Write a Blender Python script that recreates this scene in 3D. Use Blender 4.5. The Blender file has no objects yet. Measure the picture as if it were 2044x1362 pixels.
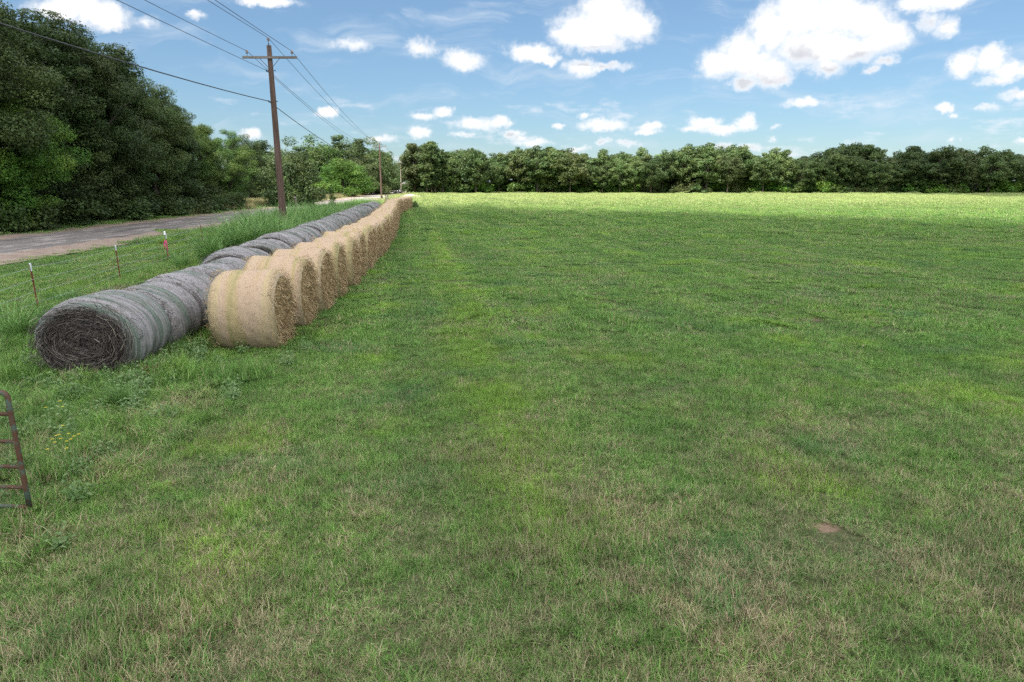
import bpy, math, random
import numpy as np
from mathutils import Vector
# ------------------------------------------------------------------ scene, camera, world, sun
scene = bpy.context.scene
COL = scene.collection
F_PX, HORIZON, CAM_H = 1370.0, 366.0, 3.45
PITCH = math.atan((681 - HORIZON) / F_PX)
cam_d = bpy.data.cameras.new('camera'); cam = bpy.data.objects.new('camera', cam_d); COL.objects.link(cam)
cam.location = (0, 0, CAM_H); cam.rotation_euler = (math.pi / 2 - PITCH, 0, 0)
cam_d.sensor_width = 36; cam_d.lens = 36 * F_PX / 2044; cam_d.clip_start = .1; cam_d.clip_end = 6000
scene.camera = cam
SUN_EL, SUN_AZ = math.radians(56), math.radians(218)      # azimuth clockwise from +Y: behind and left of the camera
SUN_DIR = Vector((math.sin(SUN_AZ) * math.cos(SUN_EL), math.cos(SUN_AZ) * math.cos(SUN_EL), math.sin(SUN_EL)))
sun_d = bpy.data.lights.new('sun', 'SUN'); sun = bpy.data.objects.new('sun', sun_d); COL.objects.link(sun)
sun_d.energy = 4.8; sun_d.angle = math.radians(.5); sun_d.color = (1, .955, .88)
sun.rotation_euler = SUN_DIR.to_track_quat('Z', 'Y').to_euler()
vs = scene.view_settings
vs.view_transform = 'Standard'; vs.look = 'None'; vs.gamma = 1; vs.exposure = 1.18
scene.cycles.use_denoising = False; scene.cycles.use_adaptive_sampling = False; scene.cycles.sample_clamp_indirect = 4   # the denoiser smears grass and leaves
scene.cycles.max_bounces = 6; scene.cycles.transparent_max_bounces = 6
scene.cycles.diffuse_bounces = 3; scene.cycles.transmission_bounces = 4
SKY_STRENGTH = .08

def ray(px, py):
    """world direction through a photo pixel"""
    cx = (px - 1022) / F_PX; cy = -(py - 681) / F_PX
    return Vector((cx, math.cos(PITCH) + cy * math.sin(PITCH), cy * math.cos(PITCH) - math.sin(PITCH)))

def at(px, py, D):
    """point on that ray at ground distance D in front of the camera"""
    r = ray(px, py); return Vector((0, 0, CAM_H)) + r * (D / r.y)

def spot(px, py, z=0.0):
    r = ray(px, py); t = (z - CAM_H) / r.z
    return Vector((0, 0, CAM_H)) + r * t

# ---- node helpers
class NT:
    def __init__(s, tree):
        s.t = tree; s.n = tree.nodes; s.l = tree.links
    def new(s, typ, **kw):
        n = s.n.new(typ)
        for k, v in kw.items(): setattr(n, k, v)
        return n
    def put(s, sock, v):
        if v is None: return
        if isinstance(v, bpy.types.NodeSocket): s.l.new(v, sock)
        else: sock.default_value = v
    def math(s, op, a, b=None, c=None, clamp=False):
        n = s.new('ShaderNodeMath', operation=op, use_clamp=clamp)
        s.put(n.inputs[0], a); s.put(n.inputs[1], b); s.put(n.inputs[2], c)
        return n.outputs[0]
    def vmath(s, op, a, b=None, c=None):
        n = s.new('ShaderNodeVectorMath', operation=op)
        s.put(n.inputs[0], a); s.put(n.inputs[1], b); s.put(n.inputs[2], c)
        return n.outputs['Value'] if op in ('LENGTH', 'DOT_PRODUCT', 'DISTANCE') else n.outputs[0]
    def mix(s, f, a, b, mode='MIX'):
        n = s.new('ShaderNodeMix', data_type='RGBA', blend_type=mode)
        s.put(n.inputs[0], f); s.put(n.inputs[6], a); s.put(n.inputs[7], b)
        return n.outputs[2]
    def noise(s, vec, scale, detail=3, rough=.55, dist=0, color=False):
        n = s.new('ShaderNodeTexNoise')
        s.put(n.inputs['Vector'], vec); s.put(n.inputs['Scale'], scale); s.put(n.inputs['Detail'], detail)
        s.put(n.inputs['Roughness'], rough); s.put(n.inputs['Distortion'], dist)
        return n.outputs['Color' if color else 'Fac']
    def map(s, v, a, b, c=0.0, d=1.0, smooth=True):
        n = s.new('ShaderNodeMapRange', interpolation_type='SMOOTHSTEP' if smooth else 'LINEAR')
        s.put(n.inputs[0], v); s.put(n.inputs[1], a); s.put(n.inputs[2], b); s.put(n.inputs[3], c); s.put(n.inputs[4], d)
        return n.outputs[0]
    def ramp(s, f, stops):
        n = s.new('ShaderNodeValToRGB'); e = n.color_ramp.elements
        while len(e) < len(stops): e.new(.5)
        for el, (p, c) in zip(e, stops): el.position = p; el.color = (*c, 1)
        s.put(n.inputs[0], f); return n.outputs[0]
    def scale(s, vec, v):
        n = s.new('ShaderNodeVectorMath', operation='MULTIPLY'); s.put(n.inputs[0], vec); n.inputs[1].default_value = v
        return n.outputs[0]
    def xyz(s, vec):
        n = s.new('ShaderNodeSeparateXYZ'); s.put(n.inputs[0], vec); return n.outputs
    def comb(s, x, y, z):
        n = s.new('ShaderNodeCombineXYZ'); s.put(n.inputs[0], x); s.put(n.inputs[1], y); s.put(n.inputs[2], z); return n.outputs[0]

# ---- world: Nishita sky with cumulus and thin cirrus at infinity
world = bpy.data.worlds.new('World'); scene.world = world; world.use_nodes = True
wt = NT(world.node_tree); wt.n.clear()
# cloud puffs: (photo x, y, half width, half height, strength) turned into azimuth/elevation
PUFFS = [
 (1170,62,72,42,1),(1215,40,72,50,1),(1265,52,50,36,1),(1205,12,50,30,1),(1140,70,45,26,1),(1200,85,60,20,1),
 (1060,105,52,20,1),(1085,118,36,10,1),
 (1430,128,42,32,1),(1480,98,50,40,1),(1540,60,52,58,1),(1600,25,62,60,1),(1665,30,70,58,1),(1725,45,60,45,1),(1770,75,50,34,1),(1620,95,110,42,1),(1700,100,70,30,.9),(1520,140,70,28,.9),
 (1490,166,38,15,1),(1545,155,32,20,.9),(1650,135,40,22,.8),(1480,125,80,30,1),
 (1870,5,80,20,1),(1820,8,40,14,.9),(1895,55,34,20,.8),(1855,40,20,22,.55),(1765,120,26,14,.7),(1745,138,18,10,.7),
 (1925,130,42,26,1),(1975,118,42,32,1),(2015,140,46,22,1),(1990,162,40,10,.7),
 (925,120,40,20,.85),(840,97,30,16,.7),(1160,133,30,18,.9),(1210,134,50,9,.7),
 (200,30,62,30,1),(160,12,70,26,1),(215,48,44,18,1),(110,20,60,20,.9),(530,2,62,10,.9),(290,40,24,12,.45),(390,25,16,8,.6),
 (655,226,24,12,1),(885,221,20,11,.9),(845,231,26,6,.6),(838,263,27,13,1),(945,246,40,14,1),(995,245,24,13,1),(1020,268,26,8,.8),(1040,276,24,6,.6),
 (1113,250,15,7,1),(1165,232,16,6,.8),(1205,252,50,13,1),(1300,250,26,8,.9),(1296,261,24,7,.9),(1405,245,36,14,1),(1490,245,22,18,1),(1440,258,48,10,1),(1380,255,24,8,.7),
 (1598,204,40,10,.8),(1888,218,19,10,1),(1906,232,9,5,.5),(2025,190,36,10,.6),(1970,214,20,6,.5),(2040,285,24,8,.8),(1905,283,12,6,.6),
 (1060,285,40,8,.6),(930,270,22,7,.6),(1150,300,24,7,.7),(1200,285,18,7,.7),(1250,286,20,7,.7),(1435,290,22,7,.7),(1500,293,26,6,.5),(760,278,28,8,.6),(495,267,22,9,.7),(705,90,36,9,.4),(1550,252,12,6,.5),(1545,279,8,5,.4),
 (-150,60,120,60,1),(-300,160,90,40,1),(2250,60,140,50,1),(2400,200,90,30,1),(2180,250,60,14,1)]
tc = wt.new('ShaderNodeTexCoord')
sx, sy, sz = wt.xyz(tc.outputs['Generated'])
az = wt.math('ARCTAN2', sx, sy); el = wt.math('ARCSINE', sz)
uv = wt.comb(az, el, 0.0)

def sky_group():
    g = bpy.data.node_groups.new('cloud_density', 'ShaderNodeTree')
    g.interface.new_socket('uv', in_out='INPUT', socket_type='NodeSocketVector')
    g.interface.new_socket('density', in_out='OUTPUT', socket_type='NodeSocketFloat')
    g.interface.new_socket('smooth', in_out='OUTPUT', socket_type='NodeSocketFloat')
    t = NT(g); gi = t.new('NodeGroupInput'); go = t.new('NodeGroupOutput')
    v = gi.outputs[0]
    # ragged, cauliflower edges: push the coordinate about with noise whose grain shrinks near the horizon
    w1 = t.vmath('SUBTRACT', t.noise(v, 26, 4, .6, color=True), (.5, .5, .5))
    w2 = t.vmath('SUBTRACT', t.noise(v, 110, 4, .62, color=True), (.5, .5, .5))
    v2 = t.vmath('ADD', t.vmath('ADD', v, t.scale(w1, (.030, .016, 0))), t.scale(w2, (.017, .011, 0)))
    best = None; soft = None
    for (px, py, hw, hh, st) in PUFFS:
        r = ray(px, py); a0 = math.atan2(r.x, r.y); e0 = math.atan2(r.z, math.hypot(r.x, r.y))
        ra = abs(math.atan2(ray(px + hw, py).x, ray(px + hw, py).y) - a0)
        r2 = ray(px, py - hh); re = abs(math.atan2(r2.z, math.hypot(r2.x, r2.y)) - e0)
        ra *= 1.08; re *= 1.08
        q = t.vmath('LENGTH', t.vmath('MULTIPLY_ADD', v2, (1 / ra, 1 / re, 0), (-a0 / ra, -e0 / re, 0)))
        d = t.math('MULTIPLY_ADD', q, -st, st)
        best = d if best is None else t.math('SMOOTH_MAX', best, d, .12)
        if hw * hh > 300:
            m_ = t.math('MULTIPLY_ADD', q, -st * .8, st, clamp=True); soft = m_ if soft is None else t.math('ADD', soft, m_)
    n1 = t.noise(v, 48, 9, .68); n0 = t.noise(v, 20, 4, .55)
    out = t.math('ADD', best, t.math('ADD', t.math('MULTIPLY', t.math('SUBTRACT', n1, .5), 1.05), t.math('MULTIPLY', t.math('SUBTRACT', n0, .5), .35)))
    t.l.new(out, go.inputs[0]); t.l.new(t.math('ADD', soft, t.math('MULTIPLY', t.math('SUBTRACT', n0, .5), .5)), go.inputs[1]); return g
CG = sky_group()
def density(vec):
    n = wt.new('ShaderNodeGroup'); n.node_tree = CG; wt.put(n.inputs[0], vec); return n.outputs
d0, s0 = density(uv)[:]
d1, s1 = density(wt.vmath('ADD', uv, (-.010, .024, 0)))[:]
cover = wt.math('POWER', wt.map(d0, -.10, .50, smooth=False), 1.25)
veil = wt.math('MULTIPLY', wt.map(wt.math('ADD', d0, wt.math('MULTIPLY', wt.noise(uv, 17, 8, .7), .9)), .10, .85), .34)
bill = wt.noise(uv, 75, 6, .6)
under = wt.math('MULTIPLY', wt.map(wt.math('DIVIDE', wt.math('SUBTRACT', s1, s0), wt.math('ADD', s0, .6)), -.02, .42), wt.map(d0, .15, .7))
under = wt.math('ADD', under, wt.math('MULTIPLY', wt.math('SUBTRACT', .52, bill), .7), clamp=True)
lowv = wt.vmath('ADD', wt.scale(uv, (13, 36, 0)), (3.7, 1.9, 0))
low = wt.math('MULTIPLY', wt.map(wt.noise(lowv, 1.0, 7, .62), .54, .74, 0, .75), wt.math('MULTIPLY', wt.map(el, .015, .04), wt.map(el, .14, .09)))
sky = wt.new('ShaderNodeTexSky', sky_type='NISHITA'); sky.sun_disc = False
sky.sun_elevation = SUN_EL; sky.sun_rotation = SUN_AZ; sky.altitude = 100; sky.air_density = 1.0; sky.dust_density = .3; sky.ozone_density = 3.0
hs = wt.new('ShaderNodeHueSaturation'); hs.inputs['Saturation'].default_value = 1.0; hs.inputs['Value'].default_value = .76
wt.l.new(wt.mix(1.0, sky.outputs[0], (.97, 1.04, 1.02, 1), 'MULTIPLY'), hs.inputs['Color'])
skyc = wt.mix(wt.map(el, 0.0, .30, 1, 0, smooth=False), hs.outputs[0], wt.mix(1.0, hs.outputs[0], (.60, .68, .80, 1), 'MULTIPLY'))
wisp_v = wt.vmath('ADD', wt.scale(uv, (1.0, 5.5, 0)), wt.scale(wt.noise(uv, 6, 3, color=True), (.25, .5, 0)))
wisp = wt.map(wt.noise(wisp_v, 5.5, 7, .62), .47, .80, 0, .62)
wisp = wt.math('MULTIPLY', wisp, wt.map(el, 0.0, .10, .55, 1))
white = wt.mix(under, (6.2, 6.2, 6.25, 1), (4.0, 4.12, 4.4, 1))
c1 = wt.mix(wisp, skyc, (4.3, 4.8, 5.4, 1))
c1 = wt.mix(veil, c1, (4.6, 5.0, 5.5, 1))
c1 = wt.mix(low, c1, (5.2, 5.4, 5.8, 1))
c2 = wt.mix(wt.math('MULTIPLY', cover, wt.map(el, 0, .12, .80, .985)), c1, white)
# bright cumulus added overhead and behind, out of frame, to brighten the shaded ground
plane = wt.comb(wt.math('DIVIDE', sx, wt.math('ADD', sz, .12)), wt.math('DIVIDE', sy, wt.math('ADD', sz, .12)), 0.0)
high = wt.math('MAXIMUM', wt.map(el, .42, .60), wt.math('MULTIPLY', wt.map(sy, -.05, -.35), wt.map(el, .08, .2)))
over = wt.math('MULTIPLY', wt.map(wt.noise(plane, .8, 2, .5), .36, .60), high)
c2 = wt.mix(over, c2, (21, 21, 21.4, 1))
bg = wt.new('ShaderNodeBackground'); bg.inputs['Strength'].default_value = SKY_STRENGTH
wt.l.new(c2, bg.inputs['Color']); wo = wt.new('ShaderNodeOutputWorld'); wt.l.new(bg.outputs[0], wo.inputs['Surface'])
world.cycles.sampling_method = 'MANUAL'; world.cycles.sample_map_resolution = 1024

# ------------------------------------------------------------------ object helpers
def tag(o, label=None, cat=None, group=None, kind=None):
    if label: o['label'] = label
    if cat: o['category'] = cat
    if group: o['group'] = group
    if kind: o['kind'] = kind
    return o
def empty(name, loc=(0, 0, 0), rz=0.0, label=None, cat=None, group=None):
    o = bpy.data.objects.new(name, None); COL.objects.link(o); o.location = loc; o.rotation_euler = (0, 0, rz)
    o.empty_display_size = .3
    return tag(o, label, cat, group)

class MB:
    """collects polygons (plus one 'rnd' number per face) and links them as one mesh object"""
    def __init__(s): s.v = []; s.f = []; s.r = []; s.n = 0
    def add(s, verts, faces, r=0.5):
        s.v.extend(tuple(v) for v in verts); s.f.extend(tuple(i + s.n for i in f) for f in faces)
        s.r.extend([r] * len(faces)); s.n += len(verts)
    def box(s, c, d, r=.5, rz=0.0, ry=0.0):
        x, y, z = [k / 2 for k in d]; P = []
        for sx_ in (-1, 1):
            for sy_ in (-1, 1):
                for sz_ in (-1, 1):
                    a, b, cc = sx_ * x, sy_ * y, sz_ * z
                    a, cc = a * math.cos(ry) + cc * math.sin(ry), -a * math.sin(ry) + cc * math.cos(ry)
                    a, b = a * math.cos(rz) - b * math.sin(rz), a * math.sin(rz) + b * math.cos(rz)
                    P.append((c[0] + a, c[1] + b, c[2] + cc))
        s.add(P, [(0, 1, 3, 2), (4, 6, 7, 5), (0, 4, 5, 1), (2, 3, 7, 6), (0, 2, 6, 4), (1, 5, 7, 3)], r)
    def tube(s, pts, rad, seg=8, caps=True, r=.5):
        pts = [Vector(p) for p in pts]; rad = rad if hasattr(rad, '__len__') else [rad] * len(pts)
        P = []; F = []
        up = Vector((.13, .21, 1)).normalized()
        for i, p in enumerate(pts):
            t = (pts[min(i + 1, len(pts) - 1)] - pts[max(i - 1, 0)]).normalized()
            a = t.cross(up)
            if a.length < .05: a = t.cross(Vector((1, 0, 0)))
            a.normalize(); b = t.cross(a).normalized()
            for k in range(seg):
                an = 2 * math.pi * k / seg
                P.append(p + a * (math.cos(an) * rad[i]) + b * (math.sin(an) * rad[i]))
        for i in range(len(pts) - 1):
            for k in range(seg):
                k2 = (k + 1) % seg
                F.append((i * seg + k, i * seg + k2, (i + 1) * seg + k2, (i + 1) * seg + k))
        if caps:
            F.append(tuple(range(seg))[::-1]); F.append(tuple((len(pts) - 1) * seg + k for k in range(seg)))
        s.add(P, F, r)
    def lathe(s, prof, c=(0, 0, 0), seg=12, r=.5):
        P = [(c[0] + q * math.cos(2 * math.pi * k / seg), c[1] + q * math.sin(2 * math.pi * k / seg), c[2] + z) for q, z in prof for k in range(seg)]
        F = [(i * seg + k, i * seg + (k + 1) % seg, (i + 1) * seg + (k + 1) % seg, (i + 1) * seg + k) for i in range(len(prof) - 1) for k in range(seg)]
        F += [tuple(range(seg))[::-1], tuple((len(prof) - 1) * seg + k for k in range(seg))]
        s.add(P, F, r)
    def mesh(s, name, m, smooth=False):
        me = bpy.data.meshes.new(name); me.from_pydata(s.v, [], s.f)
        at_ = me.attributes.new('rnd', 'FLOAT', 'FACE'); at_.data.foreach_set('value', s.r)
        if m: me.materials.append(m)
        if smooth: me.polygons.foreach_set('use_smooth', [True] * len(me.polygons))
        return me
    def build(s, name, m, parent=None, smooth=False, loc=None):
        o = bpy.data.objects.new(name, s.mesh(name, m, smooth)); COL.objects.link(o)
        if parent: o.parent = parent
        if loc is not None: o.location = loc
        return o

def np_mesh(name, V, Fq, R, m, npf=4):
    """fast mesh from numpy: V (n,3), faces (k,npf), one rnd value per face"""
    me = bpy.data.meshes.new(name); k = len(Fq)
    me.vertices.add(len(V)); me.vertices.foreach_set('co', np.ascontiguousarray(V, dtype=np.float32).ravel())
    me.loops.add(k * npf); me.loops.foreach_set('vertex_index', np.ascontiguousarray(Fq, dtype=np.int32).ravel())
    me.polygons.add(k); me.polygons.foreach_set('loop_start', np.arange(0, k * npf, npf, dtype=np.int32))
    me.update(calc_edges=True)
    a = me.attributes.new('rnd', 'FLOAT', 'FACE'); a.data.foreach_set('value', np.ascontiguousarray(R, dtype=np.float32))
    if m: me.materials.append(m)
    return me
def link(name, me, parent=None, loc=None):
    o = bpy.data.objects.new(name, me); COL.objects.link(o)
    if parent: o.parent = parent
    if loc is not None: o.location = loc
    return o
def copy_tree(o, parent=None):
    c = o.copy(); COL.objects.link(c)
    if parent: c.parent = parent
    for ch in list(o.children): copy_tree(ch, c)
    return c

# ------------------------------------------------------------------ materials
def mat(name):
    m = bpy.data.materials.new(name); m.use_nodes = True; t = NT(m.node_tree); t.n.clear()
    out = t.new('ShaderNodeOutputMaterial'); b = t.new('ShaderNodeBsdfPrincipled'); t.l.new(b.outputs[0], out.inputs[0])
    b.inputs['Roughness'].default_value = .8; b.inputs['Specular IOR Level'].default_value = .25
    t.b = b; t.out = out
    return m, t
def bump(t, h, strength=.5, dist=.02):
    n = t.new('ShaderNodeBump'); n.inputs['Strength'].default_value = strength; n.inputs['Distance'].default_value = dist
    t.l.new(h, n.inputs['Height']); t.l.new(n.outputs[0], t.b.inputs['Normal'])
def attr(t, name='rnd'):
    n = t.new('ShaderNodeAttribute'); n.attribute_name = name; return n.outputs['Fac']
def simple(name, c1, c2, scale=8, rough=.7, metal=0, bs=.3, stretch=(1, 1, 1)):
    m, t = mat(name); tcn = t.new('ShaderNodeTexCoord')
    v = t.scale(tcn.outputs['Object'], stretch)
    n = t.noise(v, scale, 5, .6)
    t.l.new(t.mix(t.map(n, .3, .7), (*c1, 1), (*c2, 1)), t.b.inputs['Base Color'])
    t.b.inputs['Roughness'].default_value = rough; t.b.inputs['Metallic'].default_value = metal
    bump(t, n, bs, .01); return m
def translucent(t, col, fac=.3):
    tr = t.new('ShaderNodeBsdfTranslucent'); t.put(tr.inputs[0], col)
    mx = t.new('ShaderNodeMixShader'); mx.inputs[0].default_value = fac
    t.l.new(t.b.outputs[0], mx.inputs[1]); t.l.new(tr.outputs[0], mx.inputs[2]); t.l.new(mx.outputs[0], t.out.inputs[0])

def leaf_mat(name, dark, mid, light, tr=.28):
    m, t = mat(name); r = attr(t); oi = t.new('ShaderNodeObjectInfo')
    g = t.new('ShaderNodeNewGeometry')
    r2 = t.math('ADD', t.math('MULTIPLY', r, .8), t.math('MULTIPLY', oi.outputs['Random'], .2))
    c = t.ramp(r2, [(0.05, dark), (.5, mid), (.95, light)])
    hsn = t.new('ShaderNodeHueSaturation'); t.l.new(c, hsn.inputs['Color'])
    t.put(hsn.inputs['Hue'], t.map(t.noise(g.outputs['Position'], .22, 2), .3, .7, .478, .515))
    t.put(hsn.inputs['Value'], t.map(oi.outputs['Random'], 0, 1, .9, 1.12))
    t.l.new(hsn.outputs[0], t.b.inputs['Base Color']); t.b.inputs['Roughness'].default_value = .55
    t.b.inputs['Specular IOR Level'].default_value = .3
    translucent(t, hsn.outputs[0], tr); return m
LEAF_DARK = leaf_mat('leaf_dark', (.022, .042, .012), (.046, .080, .020), (.086, .132, .034))
LEAF_MID = leaf_mat('leaf_mid', (.028, .062, .012), (.056, .108, .020), (.095, .160, .032))
LEAF_OAK = leaf_mat('leaf_oak', (.030, .058, .016), (.068, .112, .030), (.128, .182, .054))
LEAF_ELM = leaf_mat('leaf_elm', (.050, .115, .014), (.100, .205, .026), (.180, .310, .045))
LEAF_BRIGHT = leaf_mat('leaf_bright', (.040, .100, .012), (.080, .170, .020), (.125, .230, .035), .34)
LEAF_OLIVE = leaf_mat('leaf_olive', (.038, .060, .016), (.070, .098, .028), (.120, .148, .046))
BARK = simple('bark', (.034, .027, .021), (.080, .064, .050), 6, .9, stretch=(3, 3, .5))
DEADWOOD = simple('dead_wood', (.16, .14, .12), (.26, .23, .2), 8, .9, stretch=(3, 3, .5))

def grass_mat(name, bright=1.0, dry_bias=0.0, tr=.3):
    m, t = mat(name); r = attr(t); g = t.new('ShaderNodeNewGeometry'); P = g.outputs['Position']
    x, y, z = t.xyz(P)
    flat = t.comb(x, y, 0.0)
    n_big = t.noise(flat, .11, 3, .55); n_mid = t.noise(flat, .8, 3, .6); n_small = t.noise(flat, 2.6, 3, .6)
    rows = t.noise(t.comb(t.math('MULTIPLY', t.math('ADD', x, t.math('MULTIPLY', y, .15)), .62), t.math('MULTIPLY', y, .018), 0.0), 1.0, 3, .6)
    near = t.map(y, 3, 13, .31, 0.04)                  # the pasture is drier towards this end of the field
    dry = t.math('ADD', t.math('ADD', t.math('MULTIPLY', t.math('SUBTRACT', n_mid, .5), .9), t.math('MULTIPLY', t.math('SUBTRACT', n_big, .5), .55)), t.math('ADD', near, .19 + dry_bias))
    dry = t.math('ADD', dry, t.math('MULTIPLY', t.math('SUBTRACT', n_small, .5), .55))
    isdry = t.map(t.math('SUBTRACT', r, dry), -.05, .05, 1, 0)
    r2 = t.math('FRACT', t.math('MULTIPLY', r, 37.7))
    green = t.ramp(r2, [(0, (.046, .100, .016)), (.4, (.082, .172, .026)), (.75, (.132, .250, .046)), (1, (.220, .335, .090))])
    lush = t.map(t.noise(flat, .42, 3, .55), .50, .70)
    # a strip of fresher grass runs away left of the middle
    sx2 = t.math('ADD', t.math('ADD', x, t.math('MULTIPLY', y, .126)), t.math('ADD', t.math('MULTIPLY', t.math('SUBTRACT', n_mid, .5), 1.6), -1.0))
    strip_ = t.math('MULTIPLY', t.map(t.math('ABSOLUTE', sx2), .2, 1.15, 1, 0), t.math('MULTIPLY', t.map(y, 5, 7.5), t.map(y, 15, 60, 1, .35)))
    lush = t.math('MAXIMUM', lush, strip_)
    green = t.mix(t.math('MULTIPLY', lush, .7), green, t.mix(r2, (.110, .205, .014, 1), (.240, .370, .040, 1)))
    blue = t.map(t.noise(t.vmath('ADD', flat, (31, 7, 0)), .5, 3, .5), .52, .70)
    green = t.mix(t.math('MULTIPLY', blue, .65), green, t.mix(r2, (.036, .105, .028, 1), (.095, .195, .062, 1)))
    green = t.mix(t.map(y, 70, 150, 0, .75), green, t.mix(r2, (.220, .265, .090, 1), (.310, .345, .130, 1)))  # far grass coloured paler and yellower, sunlight of the bright band painted in
    straw = t.ramp(r2, [(0, (.150, .105, .062)), (.5, (.270, .215, .125)), (1, (.420, .350, .225))])
    c = t.mix(isdry, green, straw)
    c = t.mix(t.map(rows, .38, .60, .62, 0), c, t.mix(.55, c, (.040, .095, .022, 1)))
    hsn = t.new('ShaderNodeHueSaturation'); t.l.new(c, hsn.inputs['Color']); t.put(hsn.inputs['Value'], t.math('MULTIPLY', t.map(t.noise(t.vmath('ADD', flat, (5, 9, 0)), 2.6, 4, .7), .34, .66, .84, 1.20), bright * 1.31)); hsn.inputs['Saturation'].default_value = .98; hsn.inputs['Hue'].default_value = .501
    t.l.new(hsn.outputs[0], t.b.inputs['Base Color']); t.b.inputs['Roughness'].default_value = .65
    translucent(t, hsn.outputs[0], tr); return m
GRASS = grass_mat('pasture_grass')
GRASS_TALL = grass_mat('rank_grass', 1.0, -.06)
def plain_blade(name, stops, tr=.3):
    m, t = mat(name); r = attr(t); oi = t.new('ShaderNodeObjectInfo')
    c = t.ramp(r, stops); t.l.new(c, t.b.inputs['Base Color']); t.b.inputs['Roughness'].default_value = .55
    translucent(t, c, tr); return m
REED = plain_blade('reed_blade', [(0, (.055, .135, .026)), (.5, (.120, .240, .055)), (.93, (.210, .350, .110)), (1, (.38, .36, .20))])
WEED = plain_blade('weed_leaf', [(0, (.065, .130, .038)), (.5, (.115, .200, .062)), (1, (.210, .300, .130))])
DRYTALL = plain_blade('dry_grass', [(0, (.075, .120, .035)), (.35, (.155, .185, .062)), (.6, (.29, .24, .115)), (1, (.48, .39, .24))])
DEADSTRAW = plain_blade('dead_straw', [(0, (.16, .11, .06)), (.6, (.33, .25, .15)), (1, (.48, .40, .27))])
FLOWER = plain_blade('flower_yellow', [(0, (.50, .40, .03)), (1, (.66, .56, .05))])

# ground: thatch, soil and bare sandy spots
BARE = [(805, 1125, .12), (1648, 1050, .14), (1905, 850, .16), (1610, 636, .34), (20, 668, .45)]
BARE_W = [(spot(x, y).x, spot(x, y).y, r) for x, y, r in BARE]
def ground_mat():
    m, t = mat('pasture_ground'); g = t.new('ShaderNodeNewGeometry'); P = g.outputs['Position']
    x, y, z = t.xyz(P); flat = t.comb(x, y, 0.0)
    n1 = t.noise(flat, 1.3, 4, .6); n2 = t.noise(flat, 22, 4, .7); n3 = t.noise(flat, .12, 3)
    thatch = t.ramp(n2, [(.3, (.030, .034, .014)), (.55, (.062, .066, .026)), (.75, (.140, .115, .060))])  # thatch darkened so gaps between the blades look shadowed
    green = t.ramp(n2, [(.3, (.030, .080, .014)), (.7, (.075, .155, .030))])
    far = t.map(y, 15, 70, .1, .9)
    c = t.mix(t.math('MULTIPLY', far, t.map(n1, .25, .6, .6, 1)), thatch, green)
    c = t.mix(t.math('MULTIPLY', t.map(y, 75, 160, 0, .85), t.map(x, -46, -34)), c, t.mix(n3, (.215, .260, .085, 1), (.285, .325, .115, 1)))  # far soil gets the same painted-in sunlit yellow green as its grass
    c = t.mix(t.map(x, -40, -52), c, t.mix(n1, (.075, .085, .030, 1), (.150, .130, .060, 1)))
    soil = t.mix(n2, (.12, .075, .050, 1), (.27, .180, .13, 1))
    wob = t.vmath('ADD', flat, t.scale(t.vmath('SUBTRACT', t.noise(flat, 7, 3, color=True), (.5, .5, .5)), (.30, .30, 0)))
    best = None
    for bx, by, r in BARE_W:
        d = t.math('SUBTRACT', 1, t.math('DIVIDE', t.vmath('DISTANCE', wob, (bx, by, 0)), r))
        best = d if best is None else t.math('MAXIMUM', best, d)
    c = t.mix(t.map(best, -.4, .5, 0, .85), c, soil)
    c = t.mix(t.map(t.noise(flat, .9, 5, .7), .60, .72, 0, .55), c, soil)
    t.l.new(c, t.b.inputs['Base Color']); t.b.inputs['Roughness'].default_value = .95
    bump(t, n2, .6, .03); return m
GROUND = ground_mat()

def road_mat():
    m, t = mat('worn_asphalt'); u = attr(t, 'across'); v = attr(t, 'along')
    uvv = t.comb(u, v, 0.0)
    wob = t.math('MULTIPLY', t.math('SUBTRACT', t.noise(uvv, .55, 4, .65), .5), 2.6)
    fine = t.noise(uvv, 9, 4, .7); med = t.noise(uvv, 1.2, 4, .65)
    a = t.math('ABSOLUTE', u)
    asp = t.math('MULTIPLY', t.map(t.math('ADD', u, wob), -3.3, -3.0), t.map(t.math('ADD', u, wob), 3.0, 3.3, 1, 0))
    dirt = t.mix(fine, (.19, .145, .112, 1), (.32, .255, .205, 1))
    dirt = t.mix(t.map(med, .35, .65), dirt, t.mix(fine, (.150, .108, .082, 1), (.24, .175, .138, 1)))
    edge = t.map(t.noise(uvv, .9, 3), .3, .7, .3, 1)
    asphalt = t.mix(fine, (.085, .078, .074, 1), (.165, .150, .142, 1))
    streak = t.noise(t.scale(uvv, (1.1, .22, 0)), 1.0, 4, .6)
    asphalt = t.mix(t.map(streak, .53, .58, 0, .8), asphalt, t.mix(fine, (.22, .20, .18, 1), (.32, .295, .265, 1)))
    dk = t.noise(t.vmath('ADD', t.scale(uvv, (.8, .16, 0)), (9, 3, 0)), 1.0, 4, .6)
    asphalt = t.mix(t.map(dk, .55, .60, 0, .75), asphalt, (.052, .050, .050, 1))
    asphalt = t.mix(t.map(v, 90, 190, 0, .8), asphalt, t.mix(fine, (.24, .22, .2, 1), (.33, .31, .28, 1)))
    c = t.mix(asp, dirt, t.mix(.12, asphalt, dirt))
    t.l.new(c, t.b.inputs['Base Color']); t.b.inputs['Roughness'].default_value = .9
    bump(t, t.math('ADD', fine, t.math('MULTIPLY', asp, .8)), .5, .02); return m
ROAD = road_mat()

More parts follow.
